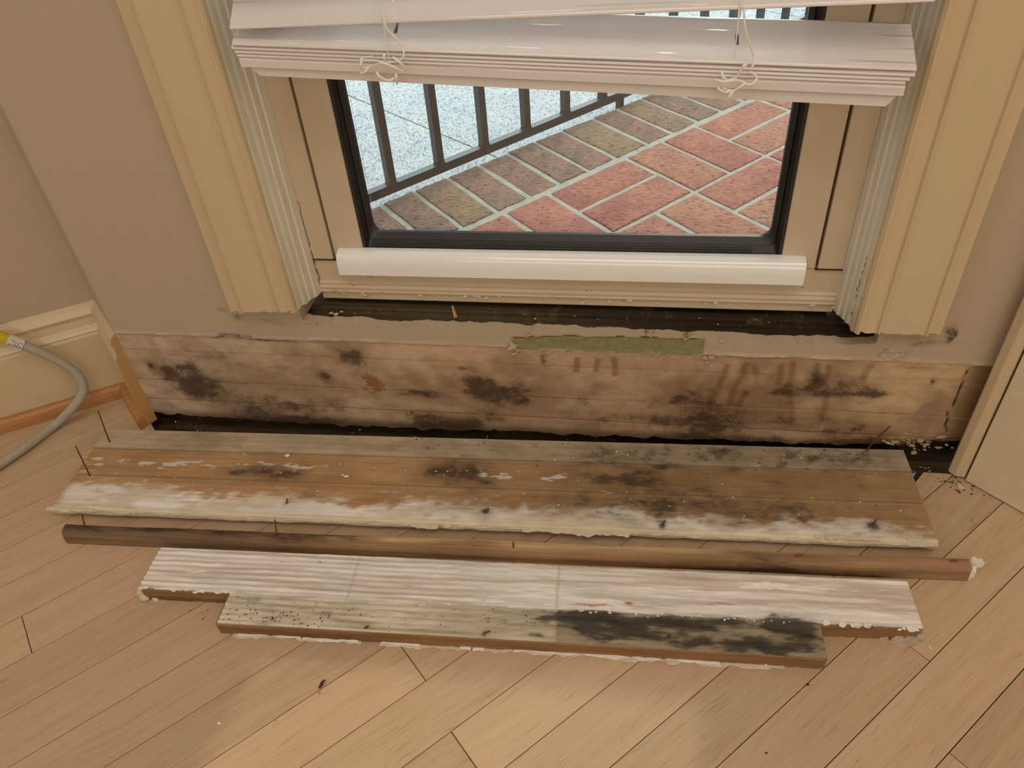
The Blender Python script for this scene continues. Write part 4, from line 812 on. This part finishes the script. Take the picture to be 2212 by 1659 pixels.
# bottom rail: thick moulded bar with a stepped, tapered lower lip
def barx(name, xl, xr, zl, zr, yf, h, d, inset=0.):
    V = []; 
    prof = [(0, 0), (0, h*.75), (.0012, h), (d, h+d*.45), (d, h*.2+d*.45)]
    for (x, zb, sg) in ((xl, zl, 1), (xr, zr, -1)):
        for k, (y, z) in enumerate(prof): V.append((x+(sg*inset if k == 0 else 0), yf+y, zb+z))
    n = len(prof); F = [(i, (i+1) % n, n+(i+1) % n, n+i) for i in range(n)]+[tuple(range(n)), tuple(n+i for i in range(n))]
    bm = bmesh.new(); v_ = [bm.verts.new(q) for q in V]
    for f in F: bm.faces.new([v_[i] for i in f])
    return kid(bmobj(name, bm, M['pvc']), blind)
barx('slat', -.3530, .2045, .4905, .4570, -.0470, .0082, .045)
barx('bottom_rail', -.3455, .2000, .4815, .4475, -.0440, .0100, .042, .006)
for key in ('cordL', 'cordR'):
    root = None
    for k, pts in enumerate(P[key]):
        mn = min(1., 1.)
        o = tube('cord', pts, .00105 if k else .0008, M['cord'], None, 6, sub=5)
        kid(o, blind) 
# ladder strings through the slats
for u_ in HO:
    x_ = -.354+.5626*u_
    kid(tube('ladder_string', [(x_-.003, -.051, .49), (x_-.003, -.051, .70)], .0005, M['cord'], None, 5, sub=1), blind)
    kid(tube('lift_cord', [(x_, -.030, .515), (x_, -.030, .70)], .0007, M['cord'], None, 5, sub=1), blind)

# ================================================================== PIECES ON THE FLOOR
MB_ = {}
MB_['board'] = stained('mdf_back_with_paint', (58, 46, 38), (142, 92, 44), (206, 200, 192), .8, (.35, 1, 1), 360, .45, grain=.12)
MB_['stool'] = stained('peeling_white_paint', (28, 26, 24), (172, 118, 72), (246, 242, 238), .6, (.25, 1, 1), 330, .5, grain=.08)
MB_['strip'] = stained('weathered_oak_strip', (34, 26, 20), (150, 100, 50), (196, 182, 156), .7, (.2, 1, 1), 300, .4, grain=.3)
def frame2(a, b):
    a = np.array(a[:2]); b = np.array(b[:2]); d = (b-a)/np.linalg.norm(b-a); return a, d, np.array([d[1], -d[0]]), math.atan2(d[1], d[0])
def tolocal(A, d, n, x, y):   # local x along d, local y along -n (towards the wall)
    q = np.array([x, y])-A; return float(q@d), float(-(q@n))
def loc_blobs(l, A, d, n): return [(*tolocal(A, d, n, x, y), rx, ry, st) for (x, y, rx, ry, st) in l]
# ---- the removed baseboard, back face up
A, d_, n_, ang = frame2((-.6993, -.0427), (.3221, -.0008)); Lb, Wb, Tb = 1.0222, .1385, .018
bb = empty('removed_baseboard', (A[0], A[1], 0), ang); tag(bb, 'long wide brown fibreboard baseboard lying back side up with nails, nearest the wall', 'board')
us = np.arange(0, Lb+.001, .0030); vs = -np.arange(0, Wb+.0012, .0022)[::-1]
U, V_ = np.meshgrid(us, vs, indexing='ij'); v = -V_   # v: distance from the far edge
mask = np.ones((len(us)-1, len(vs)-1), bool)
edgew = (fbm(U, U*0, 50, 4, 3)-.5)*.003
hi = np.full(U.shape, Tb); hi = hi-.0014*sstep(.0345, .0365, v)-.0007*sstep(.0805, .082, v)-.0006*sstep(.115, .13, v)-.0022*sstep(.1325, .1385, v)
hi = hi+(fbm(U, V_, 60, 3, 5)-.5)*.0005+sstep(.55, .7, fbm(U, V_*3, 40, 3, 8))*sstep(.124, .132, v)*.0008
far = sstep(.0365, .0345, v)
c = np.ones(U.shape+(3,))*np.array(lin((186, 150, 106)))
c = mixc(c, (166, 130, 88), sstep(.45, .7, fbm(U, V_*4, 12, 4, 9))*.7); c = mixc(c, (156, 126, 92), sstep(.35, .7, U/Lb)*.6)
c = mixc(c, (192, 176, 148), far*(1-sstep(.5, .66, fbm(U, V_*3, 22, 5, 12))*.35)*.95); c = mixc(c, (174, 158, 132), far*sstep(.3, .9, U)*.6)
fw = (fbm(U, V_*2.5, 18, 6, 13)-.5)*.045+(fbm(U, V_*3, 90, 4, 19)-.5)*.034
frontw = sstep(-.010, .014, v-np.interp(U, [0, .1, .2, .45, .6, .8, 1.02], [.088, .094, .108, .112, .110, .112, .118])+fw)
c = mixc(c, (226, 216, 200), frontw*.85); c = mixc(c, (248, 246, 242), frontw*sstep(.38, .6, fbm(U, V_*3, 16, 3, 14))*.6)
c = mixc(c, (220, 206, 172), sstep(.128, .132, v)*.8)
c = mixc(c, (100, 76, 50), (sstep(.0014, .0004, np.abs(v-.0358))*.7+sstep(.0010, .0002, np.abs(v-.0812))*.5))
c = mixc(c, (188, 168, 136), sstep(.0012, .0003, np.abs(v-.0838))*.3)
c = mixc(c, (182, 140, 84), sstep(.012, .0, U)*.6*sstep(.03, .05, v))
lbm = loc_blobs(P['b_mould'], A, d_, n_); hal = np.clip(blobs(U, V_, lbm, 1.8, 1.9, .5, seed=15)*(.3+1.3*(fbm(U, V_*1.8, 60, 5, 77)-.2)), 0, 1); c = mixc(c, (96, 78, 62), hal*.45); mo = blobs(U, V_, lbm, 1.0, 1.1, .6)*(.45+.9*fbm(U, V_*1.5, 120, 4, 79))+hal*.22; mo = mo; mo = mo*(1-far*.5)+far*sstep(.42, .7, fbm(U, V_*1.3, 90, 4, 30))*(.14+.26*sstep(.45, .75, U))
mo = mo+sstep(.55, .75, fbm(U, V_*2, 26, 5, 32))*sstep(.5, .8, U)*.35*(1-far)
mo = mo+sstep(.0, .012, .016-np.abs(v-.118))*sstep(.52, .7, fbm(U, V_*3, 30, 4, 33))*.3
wh = blobs(U, V_, loc_blobs(P['b_white'], A, d_, n_), 1.3, 1.4, .6)*(.3+1.1*sstep(.35, .62, fbm(U, V_*4, 60, 5, 36)))+sstep(.55, .75, fbm(U, V_*5, 40, 4, 34))*.4*(1-far)
ru = blobs(U, V_, loc_blobs(P['b_rust'], A, d_, n_), 1, 1, .5)
mp_ = lambda u, v2, h: (u+np.where(u < .001, 0, 0)+edgew*0, v2+np.where(v2 < -Wb+.001, edgew, 0), h)
o = cellslab('board', us, vs, mask, hi, .0092*sstep(.112, .134, v), mp_, MB_['board'], bb, {'Col': c, 'Msk': np.stack([mo, ru, wh], -1)})
box('edge_lip', -.006, .055, -Wb-.0010, -Wb+.004, .0125, .0162, M['flake'], bb, .0008)
# nails driven through it
def nail(name, par, A, d, n, b, tip, r=.0011, head=True):
    bx, by = tolocal(A, d, n, b[0], b[1]); tx, ty = tolocal(A, d, n, tip[0], tip[1])
    pts = [(bx, by, b[2]-.004), (bx+(tx-bx)*.45+.0006, by+(ty-by)*.45, b[2]+(tip[2]-b[2])*.5), (tx, ty, tip[2])]
    o = tube(name, pts, lambda t_: r*(1-.25*t_), M['nail'], par, 6, sub=3); return o
nail('nail', bb, A, d_, n_, (-.6812, -.0662, .018), (-.6767, -.0614, .0697)); nail('nail', bb, A, d_, n_, (-.6754, -.1241, .0175), (-.6728, -.1212, .0666)); nail('nail', bb, A, d_, n_, (.279, -.0047, .018), (.2950, -.0110, .0655), .0011)
for (x, y) in ((-.1801, -.0205), (-.1592, -.1389), (.0401, -.1390), (.2656, -.1172), (-.4016, -.1462)):
    nail('bent_nail', bb, A, d_, n_, (x, y, .0172), (x+.003, y+.001, .0235), .0012)
bx, by = tolocal(A, d_, n_, .2656, -.1172)
def loc_flakes(name, par, A, d, n, spots, mat, z):
    return flakes(name, [(*tolocal(A, d, n, x, y), s) for x, y, s in spots], mat, par, 0, 'floor', zup=z)
loc_flakes('paint_crumbs', bb, A, d_, n_, [(rnd.uniform(-.66, .30), -.015-rnd.random()*.125+.03*0, rnd.uniform(.0005, .0016)) for _ in range(70)]+[(-.4287, -.0714, .004), (-.345, -.098, .003), (-.34, -.10, .004)], M['flake_white'], .0182)
loc_flakes('dirt_crumbs', bb, A, d_, n_, [(rnd.uniform(-.3, .30), -.006-abs(rnd.gauss(0, .03)), rnd.uniform(.0005, .0016)) for _ in range(80)], M['debris'], .0182)
ed = [(rnd.uniform(-.62, .31), 0, rnd.uniform(.002, .0045)) for _ in range(48)]+[(rnd.uniform(-.22, -.02), 0, rnd.uniform(.004, .008)) for _ in range(16)]+[(rnd.uniform(.19, .31), 0, rnd.uniform(.003, .006)) for _ in range(12)]
ribbon('peeling_edge', .01, Lb-.004, -Wb+.0012, .0142, .0034, M['flake'], bb, seed=21, gaps=.3)
ribbon('peeling_edge', .45, .70, -Wb+.0010, .0146, .0075, M['flake'], bb, seed=25, gaps=.35)
ribbon('peeling_edge', .86, 1.015, -Wb+.0060, .0160, .0050, M['flake'], bb, seed=31, gaps=.4)
# ---- oak shoe strip
A2, d2, n2_, ang2 = frame2((-.6560, -.2045), (.3520, -.1585)); Ls = 1.0085
ss = empty('oak_shoe_strip', (A2[0], A2[1], 0), ang2); tag(ss, 'narrow dark-weathered oak shoe moulding strip lying between the two painted boards', 'moulding')
prof = [(.0012, 0), (.0012, .0185), (.0002, .0197), (-.0045, .0196), (-.0078, .0188), (-.0100, .0170), (-.0115, .0140), (-.0123, .009), (-.0127, .0045), (-.0128, 0)]
us = np.arange(0, Ls+.001, .004); m = len(prof); V = []; cc = []; mm = []
stm = loc_blobs(P['s_mould'], A2, d2, n2_)
pu = np.repeat(us, m); pi = np.tile(np.arange(m), len(us)); yy = np.array([p[0] for p in prof])[pi]; zz_ = np.array([p[1] for p in prof])[pi]
wobz = (fbm(pu, pu*0, 14, 3, 3)-.5)*.0016
VV = np.stack([pu, yy-.0003*np.sin(pu*23), zz_+np.where(zz_ > .01, wobz, 0)], -1)
kx = zz_+(-yy)*.8
c = np.ones((len(pu), 3))*np.array(lin((160, 126, 92)))
topf = (pi >= 1) & (pi <= 3); gx = fbm(pu, pi*.35, 8, 4, 5)  # lit top face: lighter tone painted in along the middle of the strip
c = mixc(c, (208, 178, 130), topf*sstep(.25, .40, pu)*.85*sstep(.9, .6, pu)); c = mixc(c, (120, 100, 80), sstep(.36, .12, pu)*.8); c = mixc(c, (140, 106, 72), sstep(.5, .65, gx)*.6)
mo = blobs(pu, (yy*1.2-zz_*.0)+0*pu, [(a, b+.006, rx, .012, st) for (a, b, rx, ry, st) in stm if st < 1], 1, 1, .3)*.9
low = np.clip((.010-zz_)/.008, 0, 1); mo = mo*(.3+.7*sstep(.0, .02, kx))+low*sstep(.60, .72, pu)*sstep(.99, .9, pu)*.9+low*.25*fbm(pu, zz_*20, 20, 3, 9)
mo = mo+sstep(.25, .0, pu)*.45*sstep(.45, .6, fbm(pu, zz_*100, 10, 3, 4))
F = []
nu = len(us)
for i in range(nu-1):
    for k in range(m): F.append((i*m+k, i*m+(k+1) % m, (i+1)*m+(k+1) % m, (i+1)*m+k))
F.append(tuple(range(m))[::-1]); F.append(tuple((nu-1)*m+k for k in range(m)))
pobj('strip', VV, [f[::-1] for f in F], MB_['strip'], ss, True, {'Col': c, 'Msk': np.stack([mo, mo*0, mo*0], -1)})
nail('nail', ss, A2, d2, n2_, (-.6284, -.2080, .0185), (-.6262, -.2025, .0392)); nail('nail', ss, A2, d2, n2_, (-.3927, -.1975, .0185), (-.3897, -.1925, .0430)); nail('nail', ss, A2, d2, n2_, (-.1211, -.1872, .018), (-.1200, -.1862, .0270))
for (x, y, dx) in ((.175, -.1705, .010), (.328, -.1632, .011)): nail('bent_nail', ss, A2, d2, n2_, (x, y, .019), (x+dx, y+.001, .0215), .0012)
# torn white caulk at its right end
V = []; F = []
for (q, sx_, sy_, z0, h_) in (((Ls+.001, -.009), .006, .003, .0, .016), ((Ls+.004, -.0075), .006, .004, .002, .015), ((Ls+.008, .001), .010, .003, .010, .009), ((Ls+.014, .002), .006, .003, .006, .011), ((Ls-.004, .002), .012, .002, .014, .004)):
    b = len(V); k_ = [rnd.uniform(.6, 1.2) for _ in range(8)]
    for zi, z in enumerate((z0, z0+h_)):
        for k, (sx2, sy2) in enumerate(((-1, -1), (1, -1), (1, 1), (-1, 1))): V.append((q[0]+sx_*.5*sx2*k_[k+4*zi], q[1]+sy_*.5*sy2*k_[7-k-3*zi], z*k_[k]))
    F += [(b, b+3, b+2, b+1), (b+4, b+5, b+6, b+7)]+[(b+k, b+(k+1) % 4, b+4+(k+1) % 4, b+4+k) for k in range(4)]
pobj('torn_caulk', V, F, M['flake_white'], ss); 
# ---- the window stool (notched)
A3, d3, n3_, ang3 = frame2((-.5225, -.2218), (.2845, -.1880)); Lt = .8077
st_ = empty('removed_window_stool', (A3[0], A3[1], 0), ang3); tag(st_, 'notched white-painted window stool board with black rot on its narrower front tongue', 'board')
us = np.arange(0, Lt+.0001, .0025); vs = -np.arange(0, .0955, .00125)[::-1]
U, V_ = np.meshgrid(us, vs, indexing='ij'); v = -V_; Uc = (U[:-1, :-1]+U[1:, 1:])/2; vc = (v[:-1, :-1]+v[1:, 1:])/2
wob = (fbm(Uc, Uc*0, 60, 4, 3)-.5)*.0025
HB = .0572; TLu, TRu = .1045, .7115; TB = .0935
mask = ((vc < HB+wob)) | ((Uc > TLu) & (Uc < TRu) & (vc < TB))
vw = v+(fbm(U*.25, V_*1.2, 30, 3, 41)-.5)*.004; rib = np.sin(vw/.0068*6.283)*(.55+.9*vnoise(v/.0068, U*1.5, 4)); ribamp = np.interp(U, [0, .30, .34, .38, .5, .8], [.0006, .00055, .00045, .00012, .00005, .00003])
hi = .018+rib*ribamp-.0035*sstep(.004, 0, v)**2+(fbm(U, V_, 50, 3, 6)-.5)*.0006+sstep(.5, .7, fbm(U, V_*5, 30, 4, 7))*.0007
hi = hi-.0012*sstep(.056, .060, v)
c = np.ones(U.shape+(3,))*np.array(lin((243, 237, 231)))
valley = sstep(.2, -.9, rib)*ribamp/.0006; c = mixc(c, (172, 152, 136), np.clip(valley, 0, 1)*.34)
st2 = fbm(U, V_*14, 9, 5, 15); c = mixc(c, (190, 172, 156), sstep(.5, .68, st2)*.5); c = mixc(c, (228, 222, 220), sstep(.5, .3, st2)*.5)
c = mixc(c, (186, 150, 130), sstep(.5, .62, fbm(U, V_*22, 6, 4, 16))*sstep(.38, .42, U)*sstep(.02, .01, np.abs(v-.022))*.5)
seam = sstep(.0012, .0003, np.abs(U-.235+.01*0))*.25+sstep(.0012, .0003, np.abs(U-.4555))*.35; c = mixc(c, (120, 100, 84), seam)
tongue = sstep(.056, .058, v); c = mixc(c, (214, 202, 178), tongue*.8); c = mixc(c, (132, 122, 98), tongue*sstep(.4545, .4565, U)*.85); c = mixc(c, (170, 156, 126), tongue*sstep(.3, .36, U)*.4)
c = mixc(c, (176, 160, 132), tongue*sstep(.5, .7, fbm(U, V_*9, 20, 4, 18))*.6)
mo = blobs(U, V_, loc_blobs(P['t_mould'], A3, d3, n3_), .9, .95, .6)*(.5+1.3*fbm(U, V_*3, 70, 5, 81))+tongue*sstep(.4545, .4565, U)*(.10+.6*(fbm(U, V_*6, 24, 4, 22)-.4))+tongue*sstep(.55, .7, fbm(U, V_*5, 50, 4, 24))*.3
ru = blobs(U, V_, loc_blobs(P['t_rust'], A3, d3, n3_), 1.1, 1.2, .5); wh = blobs(U, V_, loc_blobs(P['t_white'], A3, d3, n3_), 1.2, 1.2, .5)+sstep(.5, .7, fbm(U, V_*12, 12, 4, 26))*.4*(1-tongue)
mo = mo+sstep(.0022, .0006, np.abs(v-.0575+(fbm(U, U*0, 20, 3, 27)-.5)*.006))*sstep(.1, .2, U)*.35
lo_v = np.where(v > TB-.0004, 0., 0.)
stool = cellslab('stool_board', us, vs, mask, hi, .0, lambda u, v2, h: (u-.0*v2-np.where(u < .001, (-v2)*.0, 0)+(-v2)*np.interp(u, [0, .05], [-.0, 0]), v2, h), MB_['stool'], st_, {'Col': c, 'Msk': np.stack([mo, ru, wh], -1)})
# raw wood along the sawn front edges, as thin facing parts of the board
t = NT('bare_pine_edge'); g_ = t.noise(t.map((10, 60, 190)), 1., 5, .6); c_ = t.mix(t.rng(g_, .3, .7), L4((158, 122, 84)), L4((124, 92, 60))); n_b = t.noise(t.map((6, 10, 60)), 1., 4); c_ = t.mix(t.rng(n_b, .55, .72, 0, .6), c_, L4((70, 46, 28)))
t.bump(g_, .3, .0005); bare = t.fin(c_, .75, .25)
def facing(u0, u1, vv, z1=.0172):
    n = max(2, int((u1-u0)/.006)); V = []; F = []
    for k in range(n+1):
        u = u0+(u1-u0)*k/n; w_ = rnd.gauss(0, .00025)
        V += [(u, -vv+.0004, .0005), (u, -vv-.0010+w_, .0005), (u, -vv-.0012+w_, z1-rnd.random()*.0012), (u, -vv+.0004, z1)]
    for k in range(n):
        for j in range(4): F.append((k*4+j, k*4+(j+1) % 4, (k+1)*4+(j+1) % 4, (k+1)*4+j))
    F.append((0, 1, 2, 3)); F.append(tuple(n*4+j for j in range(4))[::-1])
    return pobj('bare_edge', V, F, bare, st_)
facing(.004, TLu, HB+.001); facing(TLu+.0002, TRu-.0002, TB+.0004); facing(TRu, Lt-.004, HB+.001)
box('bare_edge', TLu-.0012, TLu+.0003, -TB, -HB, .0005, .0165, bare, st_); box('bare_edge', TRu-.0003, TRu+.0012, -TB, -HB, .0005, .0165, bare, st_)
ribbon('peeling_edge', TLu+.014, TRu-.035, -TB-.0008, .0004, .0062, M['flake'], st_, seed=5, gaps=.2)
ribbon('peeling_edge', TLu+.02, TRu-.05, -TB-.0008, .0016, .0042, M['flake_white'], st_, seed=9, gaps=.42)
flakes('peeling_edge', [(rnd.uniform(.0, TLu), -HB-.0005+rnd.gauss(0, .0008), rnd.uniform(.002, .004)) for _ in range(20)]+[(rnd.uniform(TRu, Lt), -HB+rnd.gauss(0, .001), rnd.uniform(.002, .005)) for _ in range(20)]+[(rnd.uniform(.3, .69), -HB+.001+rnd.gauss(0, .0015), rnd.uniform(.001, .0026)) for _ in range(50)], M['flake_white'], st_, 0, 'floor', zup=.0175)
flakes('dirt_specks', [(.165+rnd.gauss(0, .035), -.083+rnd.gauss(0, .005), rnd.uniform(.0006, .0013)) for _ in range(60)]+[(rnd.uniform(.11, .45), -rnd.uniform(.06, .09), rnd.uniform(.0004, .001)) for _ in range(60)], M['debris'], st_, 0, 'floor', zup=.0178)
nail('bent_nail', st_, A3, d3, n3_, (-.2585, -.3005, .0172), (-.2525, -.2995, .0205), .0013); nail('bent_nail', st_, A3, d3, n3_, (-.136, -.2930, .0172), (-.128, -.2925, .0205), .0011)
nail('bent_nail', st_, A3, d3, n3_, (.0415, -.2790, .0172), (.0480, -.2800, .0200), .0012); nail('bent_nail', st_, A3, d3, n3_, (.0430, -.2775, .0172), (.0490, -.2770, .0195), .0010)
# caulk blobs at both ends
def caulk(pts, mat=None):
    V = []; F = []
    for (x, y, z, r_) in pts:
        b = len(V); n = 7
        for lv, (rr, zz2) in enumerate(((1., 0), (.9, .5), (.5, .9))):
            for k in range(n): a = 6.283*k/n; q = r_*rr*rnd.uniform(.75, 1.15); V.append((x+q*math.cos(a), y+q*.55*math.sin(a), z+r_*zz2))
        for lv in range(2):
            for k in range(n): F.append((b+lv*n+k, b+lv*n+(k+1) % n, b+(lv+1)*n+(k+1) % n, b+(lv+1)*n+k))
        F.append(tuple(b+2*n+k for k in range(n))); F.append(tuple(b+k for k in range(n))[::-1])
    return pobj('caulk_lump', V, F, mat or M['flake'], st_)
caulk([(-.002, -HB+.002, .004, .007), (.002, -HB-.003, .003, .006), (.014, -HB-.002, 0, .004)]); caulk([(Lt-.001, -HB+.001, .001, .009), (Lt-.02, -HB-.002, 0, .008), (Lt-.010, -HB-.003, 0, .009), (Lt-.032, -HB-.001, 0, .005)], M['flake_mauve'])

# ================================================================== HOSE AND SMALL LITTER
ca = empty('grey_cable', P['cable'][0]); tag(ca, 'thick grey cable curving up from the floor over the left baseboard', 'cable')
def kidc(o): o.parent = ca; o.matrix_parent_inverse = Matrix.Translation(-Vector(ca.location)); return o
kidc(tube('hose', P['cable'][:-2], .0062, M['cable'], None, 14, sub=6))
e1, e2 = Vector(P['cable'][-3]), Vector(P['cable'][-1]); dv = (e2-e1)
kidc(tube('label_sleeve', [e1-dv*.06, e1+dv*.55], .0076, M['label'], None, 14, sub=1)); kidc(tube('yellow_band', [e1+dv*.55, e1+dv*1.3], .0072, M['yellow'], None, 14, sub=1))
V = []; F = []
dn = dv.normalized(); side = dn.cross(Vector((.54, -.84, .3))).normalized(); nn = side.cross(dn).normalized()
if nn.y > 0: nn = -nn
for r_ in range(5):
    for k in range(4):
        if rnd.random() < .2: continue
        p = e1+dv*(.02+.1*r_)+side*(.0022*(k-1.5))+nn*.0073; w_ = .0008; b = len(V)
        V += [p-side*w_-dn*.0004, p+side*w_-dn*.0004, p+side*w_+dn*.0004, p-side*w_+dn*.0004]+[q_+nn*.0004 for q_ in (p-side*w_-dn*.0004, p+side*w_-dn*.0004, p+side*w_+dn*.0004, p-side*w_+dn*.0004)]
        F += [(b, b+1, b+2, b+3), (b+4, b+7, b+6, b+5), (b, b+4, b+5, b+1), (b+1, b+5, b+6, b+2), (b+2, b+6, b+7, b+3), (b+3, b+7, b+4, b)]
kidc(tag(pobj('small_print', V, F, M['ink']), kind='stuff'))
def chip(name, x, y, s, el, rot, mat, label, cat, z=0.0004, h=.0012, seed=0):
    r = random.Random(seed); n = 8; V = []
    for lv, (f, zz2) in enumerate(((1, 0), (.95, .5), (.75, 1.))):
        for k in range(n):
            a = 6.283*k/n; q = s*f*(.75+.4*random.Random(seed*31+k).random()); V.append((q*math.cos(a), q*el*math.sin(a), h*zz2*(.7+.5*random.Random(seed*17+k).random())))
    F = [tuple(range(n))[::-1], tuple(2*n+k for k in range(n))]+[(lv*n+k, lv*n+(k+1) % n, (lv+1)*n+(k+1) % n, (lv+1)*n+k) for lv in range(2) for k in range(n)]
    return tag(pobj(name, V, F, mat, None, False, None, (x, y, z), rot), label, cat)
chip('paint_chip', -.3733, -.4044, .0022, .7, .3, M['flake_white'], 'small bright white paint chip alone on the floor at lower left', 'paint chip', seed=1)
chip('paint_chip', .1312, -.3736, .0011, .8, .3, M['debris'], 'tiny dark speck alone on the floor planks at lower right', 'debris', seed=2)
chip('paint_chip', .1757, -.3049, .0014, .7, .5, M['debris'], 'dark speck on the planks just below the blackened tongue end', 'debris', seed=3)
chip('pebble', .3812, -.0905, .0032, .8, .2, M['flake_mauve'], 'small grey-brown pebble on the floor near the door panel', 'pebble', h=.003, seed=4)
chip('paint_chip', .3300, -.0440, .0038, .8, 1.2, M['flake_mauve'], 'square mauve paint chip at the floor edge beside the big board end', 'paint chip', seed=5)
chip('paint_chip', .3799, -.0385, .0060, .5, 2.0, M['flake'], 'curled cream paint chip at the foot of the door casing', 'paint chip', h=.003, seed=6)
chip('paint_chip', .3400, -.0090, .0075, .28, .9, M['flake'], 'long pale paint chip lying in the dark gap by the right wall', 'paint chip', -.0165, seed=7)
chip('paint_chip', .3570, -.0060, .0045, .8, .2, M['flake'], 'square pale paint chip lying in the dark gap near the casing', 'paint chip', -.0165, seed=8)
chip('paint_chip', .2950, -.2535, .0020, .4, 2.2, M['flake_white'], 'thin white shaving on the floor right of the stool end', 'paint chip', seed=9)
dw = tube('dead_insect', [(-.2885, -.3600, .0022), (-.2868, -.3572, .0030), (-.2872, -.3545, .0026), (-.2850, -.3515, .0020)], lambda t_: .0015-.0008*abs(t_-.4), M['debris'], None, 6, sub=4)
tag(dw, 'small dark curled dead insect on the floor in front of the stool', 'insect')
flakes('floor_crumbs', [(rnd.uniform(-.9, .45), rnd.uniform(-.62, -.05), rnd.uniform(.0004, .0009)) for _ in range(110)], M['flake_white'], sub, 0, 'floor', zup=.0003)
flakes('floor_crumbs', [(.378+rnd.gauss(0, .012), -.040+rnd.gauss(0, .008), rnd.uniform(.0006, .002)) for _ in range(30)]+[(rnd.uniform(-.8, .4), rnd.uniform(-.6, -.3), rnd.uniform(.0004, .001)) for _ in range(30)], M['debris'], sub, 0, 'floor', zup=.0003)
